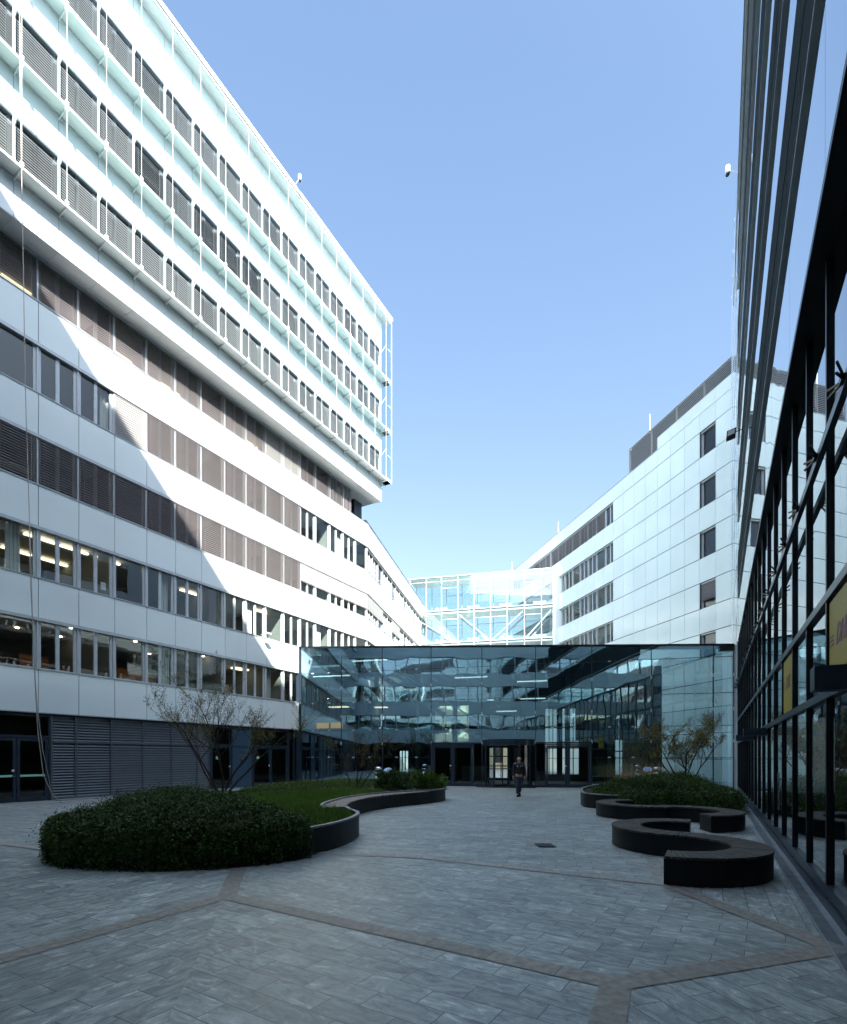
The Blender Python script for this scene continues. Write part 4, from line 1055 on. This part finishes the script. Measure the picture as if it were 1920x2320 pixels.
# big mound spilling over the front of the left planter
fpoly = catmull([(-6.6, 10.2), (-6.35, 9.45), (-5.85, 8.75), (-4.9, 8.4), (-3.94, 8.32), (-3.1, 8.6), (-2.45, 9.15), (-2.35, 9.9), (-3.0, 10.9), (-3.9, 12.2), (-4.6, 14.0), (-5.6, 15.2), (-7.3, 14.6), (-7.4, 12.2)], 5)
def dome_z(P, pp, h, z0, k=.55):
    P = np.asarray(P); d = np.min(np.linalg.norm(P[:, None, :]-pp[None, :, :], axis=2), axis=1)
    return z0 + h*(1-np.exp(-d/k))*(1+.27*np.sin(P[:, 0]*2.1+.7)*np.cos(P[:, 1]*1.6)+.16*np.sin(P[:, 0]*5.3+P[:, 1]*4.1))
def shrub_mass(name, poly, hang, h, label, m1, m2, z0=.46, n=3600, nh=1500, drop=.46, size=.048, out=.15, centre=(0, 0)):
    """heaped sprays over poly with long branches hanging over the 'hang' stretch of rim"""
    pp = np.array(poly); V = []
    P = scatter(poly, n); Z = dome_z(P, pp, h, z0); az = NP.uniform(0, 2*math.pi, n); C_ = np.array(centre)
    o = P-C_; o /= np.linalg.norm(o, axis=1, keepdims=True)+1e-6
    D = np.stack([np.cos(az), np.sin(az)], 1)*.8+o*.7; ln = NP.uniform(.15, .45, n)+(NP.random(n) < .16)*NP.uniform(.05, .22, n); t = np.linspace(0, 1, 15)
    for k in range(n):
        xy = P[k]+D[k]*(ln[k]*t)[:, None]; z = Z[k]-.10+ln[k]*(.62*np.sin(t*2.2)-.42*t*t)
        p = np.stack([xy[:, 0], xy[:, 1], z], 1)+NP.normal(size=(15, 3))*.014; d = np.gradient(p, axis=0); d /= np.linalg.norm(d, axis=1, keepdims=True)+1e-9
        V.append(leaves(p, d, size))
    H = np.array(hang); seg = np.diff(H, axis=0); L_ = np.linalg.norm(seg, axis=1); cs = np.concatenate([[0], np.cumsum(L_)])
    t = np.linspace(0, 1, 26)
    for k in range(nh):
        u_ = NP.uniform(0, cs[-1]); j = min(np.searchsorted(cs, u_)-1, len(seg)-1); j = max(j, 0); q = (u_-cs[j])/L_[j]
        b = H[j]+seg[j]*q; tn = seg[j]/L_[j]; nr = np.array([tn[1], -tn[0]]); dn = nr*NP.uniform(.7, 1.1)+tn*NP.normal()*.22
        dr = drop*NP.uniform(.32, 1.12)*(1+.10*math.sin(u_*3.1)); ou = out*NP.uniform(.2, 1.15)*(1+.2*math.sin(u_*2.3+1)); ou *= (1.3 if NP.random() < .06 else 1)
        ou = ou+.10; xy = b[None]-nr*.05+dn[None]*(ou*np.sin(t*1.7))[:, None]; z = z0+NP.uniform(.0, .20)+.10*np.sin(t*3.1)-dr*t**1.7-.06*t
        p = np.stack([xy[:, 0], xy[:, 1], np.maximum(z, .03)], 1)+NP.normal(size=(26, 3))*.012; d = np.gradient(p, axis=0); d /= np.linalg.norm(d, axis=1, keepdims=True)+1e-9
        V.append(leaves(p, d, size))
    V = np.concatenate(V); loc = (centre[0], centre[1], .4); i = NP.random(len(V)) < .72
    o_ = quads_obj(name, V[i], m1, None, loc); tag(o_, label, 'shrub')
    f = quads_obj('lighter_foliage', V[~i], m2, o_, loc); f.location = (0, 0, 0)
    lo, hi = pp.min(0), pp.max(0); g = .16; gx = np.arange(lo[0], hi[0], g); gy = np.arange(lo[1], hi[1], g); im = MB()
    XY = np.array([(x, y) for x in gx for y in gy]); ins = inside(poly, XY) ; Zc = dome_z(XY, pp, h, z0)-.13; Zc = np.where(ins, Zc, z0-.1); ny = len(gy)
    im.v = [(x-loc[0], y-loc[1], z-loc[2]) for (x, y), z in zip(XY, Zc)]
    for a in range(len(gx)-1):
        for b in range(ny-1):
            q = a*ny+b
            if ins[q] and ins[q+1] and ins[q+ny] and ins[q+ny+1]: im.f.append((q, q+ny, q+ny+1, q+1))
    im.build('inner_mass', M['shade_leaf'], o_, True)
    return o_
front = [(-6.75, 10.6), (-6.72, 10.0), (-6.5, 9.36), (-5.9, 8.64), (-4.93, 8.29), (-3.94, 8.20), (-3.05, 8.48), (-2.45, 8.9), (-2.1, 9.3)]
front = catmull(front, 6, closed=False)
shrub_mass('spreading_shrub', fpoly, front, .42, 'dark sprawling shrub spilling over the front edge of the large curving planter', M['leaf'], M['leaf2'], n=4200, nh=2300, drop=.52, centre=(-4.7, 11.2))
# low bright juniper hedge at the back of the lawn
hp = catmull([(-6.5, 19.6), (-5.9, 18.4), (-4.8, 18.6), (-3.0, 21.0), (-1.4, 22.6), (-.4, 23.2), (-1.2, 24.8), (-3.0, 25.2), (-4.6, 24.2), (-6.0, 21.6)], 5)
V = mound(hp, 1500, .22, .45, .42, 26, .05, (-3.4, 22), .42)
s2 = quads_obj('juniper_hedge', V, M['leaf2'], None, (-3.4, 22, .4)); tag(s2, 'low bright green juniper strip along the back of the lawn in the large planter', 'shrub')
def bush(loc, r, h, n, size, label, m='leaf', z0=.42):
    P = NP.normal(size=(n, 3)); P /= np.linalg.norm(P, axis=1, keepdims=True); P *= (NP.uniform(.35, 1, (n, 1))**.5)*(1+.22*np.sin(P[:, :1]*9)+.2*np.cos(P[:, 1:2]*11+P[:, 2:]*7))
    d = P.copy(); P = P*np.array([r, r, h]) + np.array([loc[0], loc[1], z0+h*.55]); P[:, 2] = np.maximum(P[:, 2], z0-.1)
    V = leaves(P, d+np.array([0, 0, .5]), size, .6, .3)
    o = quads_obj('bush', V, M[m], None, (loc[0], loc[1], z0)); return tag(o, label, 'shrub')
bush((-1.35, 20.9), .62, .50, 5200, .11, 'dark rounded bush beside the slate chips near the far end of the large planter')
bush((.18, 21.6), .60, .42, 5200, .12, 'darker spreading bush overhanging the far rim of the large planter', 'leaf2')
bush((-.6, 22.6), .8, .42, 4200, .12, 'yellowish green bush between the two dark bushes in the large planter', 'leaf2')
# grass
gp = catmull([(-2.4, 9.3), (-1.85, 10.1), (-1.62, 11.0), (-1.62, 12.0), (-2.1, 12.95), (-2.75, 13.6), (-2.85, 14.6), (-2.75, 15.8), (-2.5, 17.0), (-2.0, 18.3), (-1.4, 19.2), (-1.9, 20.2), (-3.2, 20.6), (-5.2, 18.6), (-7.0, 18.4), (-7.4, 15.0), (-5.4, 15.2), (-4.4, 14.0), (-3.6, 12.2), (-2.9, 10.8)], 5)
P = scatter(gp, 52000); n = len(P); P3 = np.concatenate([P, np.full((n, 1), .40)], 1)
d = NP.normal(size=(n, 3))*np.array([.35, .35, .1])+np.array([0, 0, 1]); s = NP.normal(size=(n, 3))*np.array([1, 1, 0]); s /= np.linalg.norm(s, axis=1, keepdims=True)
L = NP.uniform(.07, .17, (n, 1))*(1+.25*np.sin(P[:, :1]*5)*np.cos(P[:, 1:]*4)); w_ = .006
tag(quads_obj('grass', np.stack([P3-s*w_, P3+s*w_, P3+d*L+s*.001, P3+d*L-s*.001], 1), M['grass'], None, (-3.5, 15, .4)), 'green lawn grass growing in the large curving planter', 'grass', kind='stuff')
lawn = MB().poly(offset(gp, -.0), .412); tag(lawn.build('lawn_turf', M['leaf2']), 'mossy turf under the lawn grass', None, None, 'stuff')
sp_ = catmull([(-1.3, 19.5), (-.3, 19.95), (.35, 20.6), (.6, 21.4), (-.2, 21.5), (-1.4, 20.9), (-1.9, 20.2)], 5)
P = scatter(sp_, 1500); n = len(P); sl_ = MB()
for (x, y) in P[:1100]:
    a = rnd.uniform(0, 6.3); l = rnd.uniform(.03, .07); z_ = rnd.uniform(.41, .45); c_, s_ = math.cos(a)*l, math.sin(a)*l; ti = rnd.uniform(-.02, .03)
    sl_.hexa([(x-c_, y-s_, z_), (x+s_*.6, y-c_*.6, z_), (x+c_, y+s_, z_+ti), (x-s_*.6, y+c_*.6, z_+ti), (x-c_, y-s_, z_+.012), (x+s_*.6, y-c_*.6, z_+.012), (x+c_, y+s_, z_+ti+.012), (x-s_*.6, y+c_*.6, z_+ti+.012)])
tag(sl_.build('slate_chips', M['slate']), 'grey slate chips around the dark bushes in the large planter', 'slate chips', kind='stuff')
# right planter mound
rpoly = catmull([(6.1, 18.3), (6.6, 17.75), (7.4, 17.2), (8.3, 16.8), (9.1, 16.6), (9.6, 17.1), (10.5, 19.2), (11.5, 21.6), (11.2, 23.0), (9.8, 22.6), (8.0, 21.0), (6.8, 19.6)], 5)
hangr = catmull([(6.5, 17.35), (7.2, 16.98), (8.3, 16.53), (9.2, 16.38), (9.75, 17.0), (10.2, 18.1), (10.7, 19.2)], 6, closed=False)
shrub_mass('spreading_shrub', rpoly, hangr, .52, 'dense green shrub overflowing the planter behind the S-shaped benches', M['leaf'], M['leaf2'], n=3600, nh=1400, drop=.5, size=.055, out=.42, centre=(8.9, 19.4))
P = scatter(catmull([(9.0, 23.0), (11.4, 23.2), (11.6, 24.2), (10.4, 24.9), (9.0, 24.6)], 4), 1500); n = len(P); P3 = np.concatenate([P, np.full((n, 1), .42)], 1)
d = NP.normal(size=(n, 3))*.55+np.array([0, 0, 1]); s = NP.normal(size=(n, 3)); s /= np.linalg.norm(s, axis=1, keepdims=True); L = NP.uniform(.4, .95, (n, 1))
tag(quads_obj('dry_grass', np.stack([P3-s*.007, P3+s*.007, P3+d*L+s*.001, P3+d*L-s*.001], 1), M['straw'], None, (10, 24, .4)), 'straw coloured dry grass behind the shrub in the smaller planter', 'grass', kind='stuff')
P = scatter(catmull([(5.95, 18.7), (6.2, 17.9), (7.0, 17.4), (7.6, 17.3), (6.6, 19.6)], 4), 2500)
P3 = np.concatenate([P, np.full((len(P), 1), .43)+NP.uniform(0, .12, (len(P), 1))], 1)
tag(quads_obj('ground_cover', leaves(P3, np.tile([0, 0, 1.], (len(P3), 1)), .07, .7), M['leaf2'], None, (6.6, 18.2, .4)), 'small light green ground cover at the rim of the smaller planter', 'ground cover', kind='stuff')

# multi-stemmed small trees
def tree(loc, stems, height, spread, label, bud=.05, nb=6, seed=1, mat_='bud', bpl=3, rad=.035, dense=1.0):
    rg = random.Random(seed); root = empty('small_tree', T(loc), label, 'tree', 'small multi-stemmed trees coming into leaf')
    tm = MB(); tips = []
    def grow(p, d, l, r, lev):
        pts = [p]; q = p.copy(); dd = d.copy(); n = 6
        rs = [r]
        for i in range(n):
            dd = (dd + Vector((rg.gauss(0, .10), rg.gauss(0, .10), rg.gauss(.05 if lev else .015, .05)))).normalized(); q = q + dd*l/n; pts.append(q.copy()); rs.append(max(r*(1-.72*(i+1)/n), .0028))
        tm.tube(pts, rs, 6 if lev < 2 else 4)
        if lev >= 1:
            for k in range(int(l*13*dense)+3):
                t = rg.uniform(.2, 1)*n; i = min(int(t), n-1); b = pts[i].lerp(pts[i+1], t-i); tips.append((b, dd))
        if lev < 3:
            for k in range((4, 5, 4)[lev] + (1 if rg.random() < .4 else 0)):
                t = rg.uniform(.35 if lev == 0 else .2, .98)*n; i = min(int(t), n-1); b = pts[i].lerp(pts[i+1], t-i)
                side = Vector((rg.gauss(0, 1), rg.gauss(0, 1), rg.uniform(.0, .7))).normalized()
                grow(b, (dd*.75+side*.8).normalized(), l*rg.uniform(.35, .6), max(rs[i]*.6, .004), lev+1)
    for (dx, dy, l) in stems:
        grow(Vector((dx*.12, dy*.12, 0)), Vector((dx*spread, dy*spread, 1)).normalized(), l*height, rad, 0)
    tm.build('trunk', M['bark'], root)
    P = []; D = []
    for b, d_ in tips:
        for j in range(bpl): P.append((b.x+rg.gauss(0, .045), b.y+rg.gauss(0, .045), b.z+rg.gauss(0, .045))); D.append((d_.x, d_.y, d_.z))
    V = leaves(np.array(P), np.array(D), bud, .9, .62)
    quads_obj('crown', V, M[mat_], root)
tree((-7.0, 18.5, .4), [(-.95, .1, .80), (-.25, .5, .98), (.15, -.3, .86), (.75, .2, .92), (.45, -.6, .7), (-.5, -.5, .72)], 3.6, .85, 'tallest sparse tree with tiny yellow-green buds in front of the louvred wall', .042, seed=4, bpl=1, dense=1.6, rad=.04)
tree((-2.75, 21.6, .4), [(-.7, .1, .8), (.1, .4, .9), (.65, -.1, .85), (.2, -.5, .7)], 2.2, .75, 'smallest bare twiggy tree at the left in front of the glass hall', .035, seed=9, bpl=1, dense=.8, rad=.028)
tree((10.9, 22.2, .5), [(-.9, .1, .85), (-.4, .3, .95), (.2, -.3, .98), (.85, .1, .85), (-.3, -.5, .75), (.5, .5, .8)], 2.35, .85, 'bushy budding tree in the smaller planter against the pale glass', .05, seed=14, bpl=2, dense=1.4, rad=.035)

# ------------------------------------------------------------------ PERSON
def skin_obj(name, joints, edges, mat_, parent, root=0, sub=2):
    me = bpy.data.meshes.new(name); me.from_pydata([j[:3] for j in joints], edges, []); me.update()
    o = link(name, me, mat_, parent); md = o.modifiers.new('skin', 'SKIN'); md.use_smooth_shade = True
    for i, j in enumerate(joints):
        r = j[3]; me.skin_vertices[0].data[i].radius = r if isinstance(r, tuple) else (r, r)
    me.skin_vertices[0].data[root].use_root = True
    s = o.modifiers.new('sub', 'SUBSURF'); s.levels = sub; s.render_levels = sub
    return o
pr_ = empty('person', T((4.20, 23.3, 0)), 'man in black jacket and dark jeans walking away from the revolving door', 'person')
# faces the camera (-y); left leg forward, head bowed slightly
J = [(0, 0, .95, .12), (0, .0, 1.15, .12), (0, 0, 1.36, .13), (0, -.02, 1.50, .055), (0, -.05, 1.58, .06), (0, -.055, 1.66, .085), (0, -.04, 1.73, .072),
     (-.17, 0, 1.40, .055), (-.23, .02, 1.14, .043), (-.26, -.05, .90, .03), (.17, 0, 1.40, .055), (.235, .03, 1.14, .043), (.25, .06, .90, .03),
     (-.09, 0, .88, .085), (-.085, -.10, .50, .055), (-.075, -.10, .10, .042), (-.075, -.20, .05, .035), (.09, 0, .88, .085), (.075, .02, .50, .055), (.06, .22, .16, .042), (.06, .15, .06, .035)]
E_ = [(0, 1), (1, 2), (2, 3), (3, 4), (4, 5), (5, 6), (2, 7), (7, 8), (8, 9), (2, 10), (10, 11), (11, 12), (0, 13), (13, 14), (14, 15), (15, 16), (0, 17), (17, 18), (18, 19), (19, 20)]
# hands: palm and five fingers each
for side, wi in ((-1, 9), (1, 12)):
    wx, wy, wz = J[wi][:3]; pi_ = len(J); J.append((wx, wy-.01, wz-.07, .022)); E_.append((wi, pi_))
    for f, (dy, l) in enumerate(((-.03, .075), (-.01, .085), (.01, .08), (.03, .065))):
        J.append((wx+side*.004, wy-.01+dy, wz-.12, .0095)); J.append((wx-side*.012, wy-.012+dy, wz-.12-l*.9, .008)); E_ += [(pi_, len(J)-2), (len(J)-2, len(J)-1)]
    J.append((wx-side*.02, wy-.045, wz-.09, .010)); J.append((wx-side*.02, wy-.055, wz-.13, .009)); E_ += [(pi_, len(J)-2), (len(J)-2, len(J)-1)]
skin_obj('body', J, E_, M['skin'], pr_)
skin_obj('jacket', [(0, 0, .92, (.19, .14)), (0, 0, 1.1, (.185, .135)), (0, 0, 1.33, (.20, .14)), (0, -.0, 1.46, (.14, .11)), (0, -.01, 1.53, (.085, .085)),
                    (-.19, 0, 1.41, .085), (-.25, .02, 1.15, .068), (-.27, -.05, .91, .052), (.19, 0, 1.41, .085), (.255, .03, 1.15, .068), (.26, .06, .91, .052)],
         [(0, 1), (1, 2), (2, 3), (3, 4), (3, 5), (5, 6), (6, 7), (3, 8), (8, 9), (9, 10)], M['jacket'], pr_)
skin_obj('trousers', [(0, 0, .96, .15), (-.09, 0, .84, .105), (-.09, -.10, .50, .078), (-.08, -.10, .11, .062), (.09, 0, .84, .105), (.08, .02, .50, .078), (.065, .22, .17, .062)],
         [(0, 1), (1, 2), (2, 3), (0, 4), (4, 5), (5, 6)], M['jeans'], pr_)
for (x, y, z, p) in ((-.078, -.14, .0, 0), (.062, .20, .05, 35)):
    sh = MB(); prof = [(-.045, .10, 0), (.045, .10, 0), (.05, -.12, 0), (0, -.19, 0), (-.05, -.12, 0)]
    sh.poly([(a, b) for a, b, _ in prof], 0, .05); sh.poly([(a*.8, b*.75+.02) for a, b, _ in prof], .05, .10)
    sh.build('shoe', M['blk'], pr_, mat4=T((x, y, z)) @ Matrix.Rotation(R(p), 4, 'X'))
skin_obj('hair', [(0, -.01, 1.70, .07), (0, -.035, 1.765, .068)], [(0, 1)], M['hair'], pr_)
for ex in (-.03, .03): MB().lathe([(.006, 0), (.011, .008), (.006, .016)], ex, -.128, 8, 1.665).build('eye', M['blk'], pr_)
MB().hexa([(-.014, -.15, 1.62), (.014, -.15, 1.62), (.01, -.12, 1.62), (-.01, -.12, 1.62), (-.006, -.135, 1.665), (.006, -.135, 1.665), (.006, -.12, 1.665), (-.006, -.12, 1.665)]).build('nose', M['skin'], pr_)
MB().box(-.022, .022, -.131, -.12, 1.595, 1.603).build('mouth', M['orange'], pr_)
for ex in (-.082, .082): MB().lathe([(.008, 0), (.014, .02), (.008, .05)], ex, -.05, 8, 1.63).build('ear', M['skin'], pr_)
mk = MB(); mk.box(-.13, -.06, -.155, -.145, 1.36, 1.375).box(-.085, -.07, -.155, -.145, 1.29, 1.36).box(.10, .15, -.15, -.14, 1.355, 1.37).box(.03, .045, -.155, -.145, 1.31, 1.35); mk.build('jacket_mark', M['trim_white'], pr_)

# ------------------------------------------------------------------ SMALL THINGS
def bin_tall(loc, label):
    r = empty('ash_bin', T(loc), label, 'bin', 'steel ash bins by the glass hall')
    b = MB(); b.lathe([(.17, 0), (.17, .62)], seg=28); b.lathe([(.17, .74), (.17, .84)], seg=28); b.lathe([(.17, .95), (.168, 1.05), (.12, 1.10), (.03, 1.12)], seg=28); b.build('body', M['steel'], r, True)
    MB().lathe([(.14, .62), (.14, .74)], seg=20).lathe([(.14, .84), (.14, .95)], seg=20).build('opening', M['blk'], r)
    MB().box(-.175, -.15, -.05, .05, .6, .97).box(.15, .175, -.05, .05, .6, .97).build('strut', M['steel'], r)
def bin_slant(loc, label):
    r = empty('litter_bin', T(loc), label, 'bin', 'litter bins with slanting lids')
    b = MB(); seg = 32; n0 = 0
    for (zf) in (0, 1):
        for j in range(seg):
            a = 2*math.pi*j/seg; x, y = .2*math.cos(a), .2*math.sin(a); b.v.append((x, y, 0 if not zf else .92+y*.55+x*.2))
    for j in range(seg): b.f.append((j, (j+1) % seg, seg+(j+1) % seg, seg+j))
    b.build('body', M['steel'], r, True)
    l = MB(); l.v = [(v[0]*1.05, v[1]*1.05, .925+v[1]*.55+v[0]*.2) for v in b.v[seg:]] + [(v[0]*1.05, v[1]*1.05, .94+v[1]*.55+v[0]*.2) for v in b.v[seg:]]
    for j in range(seg): l.f.append((j, (j+1) % seg, seg+(j+1) % seg, seg+j))
    l.f.append(tuple(range(seg, 2*seg))); l.f.append(tuple(range(seg))[::-1]); l.build('lid', M['sky_lid'], r)
bin_tall((-2.35, 27.6, .12), 'steel ash bin with dark slots seen over the left bushes'); bin_slant((-1.90, 27.9, .12), 'round litter bin with slanting mirror lid, coloured like reflected sky, beside the left ash bin')
bin_slant((11.0, 26.0, .2), 'round litter bin with pale slanting lid left of the right-hand ash bin'); bin_tall((11.45, 26.0, .15), 'steel ash bin standing behind the right-hand shrub')
# trench cover in the paving
mc = MB(); mc.box(2.22, 2.56, 10.2, 10.62, .009, .016)
for i in range(9): mc.box(2.24+i*.035, 2.26+i*.035, 10.23, 10.59, .016, .022)
tag(mc.build('manhole_cover', M['blk']), 'small dark rectangular drain cover in the middle of the paving', 'drain cover')
# CCTV cameras on the roof edges
def cctv(M4, label):
    r = empty('security_camera', M4, label, 'camera', 'white security cameras on the roofs')
    MB().bar((0, 0, 0), (0, -.75, .45), .05, .05).build('arm', M['alu_lt'], r)
    MB().tube([(0, -.80, .78), (0, -.80, .25)], .15, 14).build('housing', M['alu_lt'], r, True)
    MB().tube([(0, -.80, .25), (0, -.80, .16)], [.13, .10], 14).build('lens', M['blk'], r)
s_cam = 22.8
cctv(FU.m @ T((24.0, -.5, zt+.05)) @ Matrix.Scale(.62, 4), 'white security camera on a short arm above the roof edge of the upper storeys')
cctv(FE.m @ Matrix.Rotation(math.pi, 4, 'Z') @ T((-30.0, .1, 30.2)) @ Matrix.Scale(.72, 4), 'white security camera jutting out near the top of the mirrored tower')
# floodlights
fl = empty('floodlight', FE.m @ T((24.5, .05, 14.75)) @ Matrix.Scale(.62, 4), 'black floodlight on an arm fixed to the mirrored tower', 'floodlight', 'facade floodlights')
MB().bar((0, 0, 0), (0, .35, -.05), .04, .04).box(-.08, .08, -.03, .02, -.12, .12).build('arm', M['blk'], fl)
MB().hexa([(-.28, .38, -.32), (.28, .38, -.32), (.28, .9, -.42), (-.28, .9, -.42), (-.28, .34, .08), (.28, .34, .08), (.28, .86, -.02), (-.28, .86, -.02)]).build('housing', M['blk'], fl)
MB().hexa([(-.30, .45, -.28), (-.28, .45, -.28), (-.28, .84, -.36), (-.30, .84, -.36), (-.30, .42, .0), (-.28, .42, .0), (-.28, .80, -.07), (-.30, .80, -.07)]).build('lens', M['alu'], fl)
fl2 = empty('floodlight', FL.m @ T((22.8, -.04, 8.95)), 'small grey floodlight on the white band above the open ribbon windows', 'floodlight', 'facade floodlights')
MB().bar((0, .04, 0), (0, -.4, .02), .03, .03).build('arm', M['alu'], fl2); MB().box(-.18, .18, -.62, -.38, -.06, .04).build('housing', M['alu'], fl2); MB().box(-.15, .15, -.6, -.4, -.075, -.062).build('lens', M['blk'], fl2)
# lightning rods
def rod(F, x, y, z, h, label):
    r = tag(MB().tube([(0, 0, 0), (0, 0, h*.5), (0, 0, h)], [.035, .025, .012], 8).build('lightning_rod', M['alu_lt'], None, mat4=F.m @ T((x, y, z))), label, 'lightning rod', 'lightning rods on the roofs')
rod(FF, 10.0, -1.2, 28.3, 2.6, 'tallest thin lightning rod, beside the louvred roof plant'); rod(FF, 25.5, -1.0, 26.2, 2.2, 'thin lightning rod on the sloping far roofline'); rod(FB, bpx(1158), 1.5, ZB[2], 1.6, 'short lightning rod standing on the roof of the glass footbridge')
# hanging rope on the left
def pp_(px, py, Y): return ((px-960)*Y/1200, Y, 1.75+(1715-py)*Y/1200)
rp = MB(); pts = [pp_(44, -40, 18.6), pp_(46, 200, 18.7), pp_(52, 560, 18.8), pp_(58, 900, 18.9), pp_(66, 1150, 19.0), pp_(74, 1400, 19.15), pp_(80, 1560, 19.3), pp_(86, 1660, 19.4), pp_(98, 1755, 19.5), pp_(118, 1800, 19.6), pp_(140, 1818, 19.8)]
pts[-1] = (pts[-1][0], pts[-1][1], .03)
rp.tube(pts, .013, 6); rp.tube([pts[4], pp_(68, 1300, 19.05), pp_(78, 1500, 19.2), pp_(84, 1600, 19.3), pp_(97, 1700, 19.4), pts[-2]], .011, 6)
rp.tube([pts[-1], (-13.0, 20.3, .03), (-12.0, 21.0, .03), (-10.8, 21.6, .03)], .012, 6); rp.tube([pts[-1], (-14.5, 19.6, .03), (-16.5, 19.3, .03)], .012, 6)
tag(rp.build('rope', M['rope'], None, True), 'long thin rope hanging down the left facade and trailing on the paving', 'rope')
print('script bytes ok')
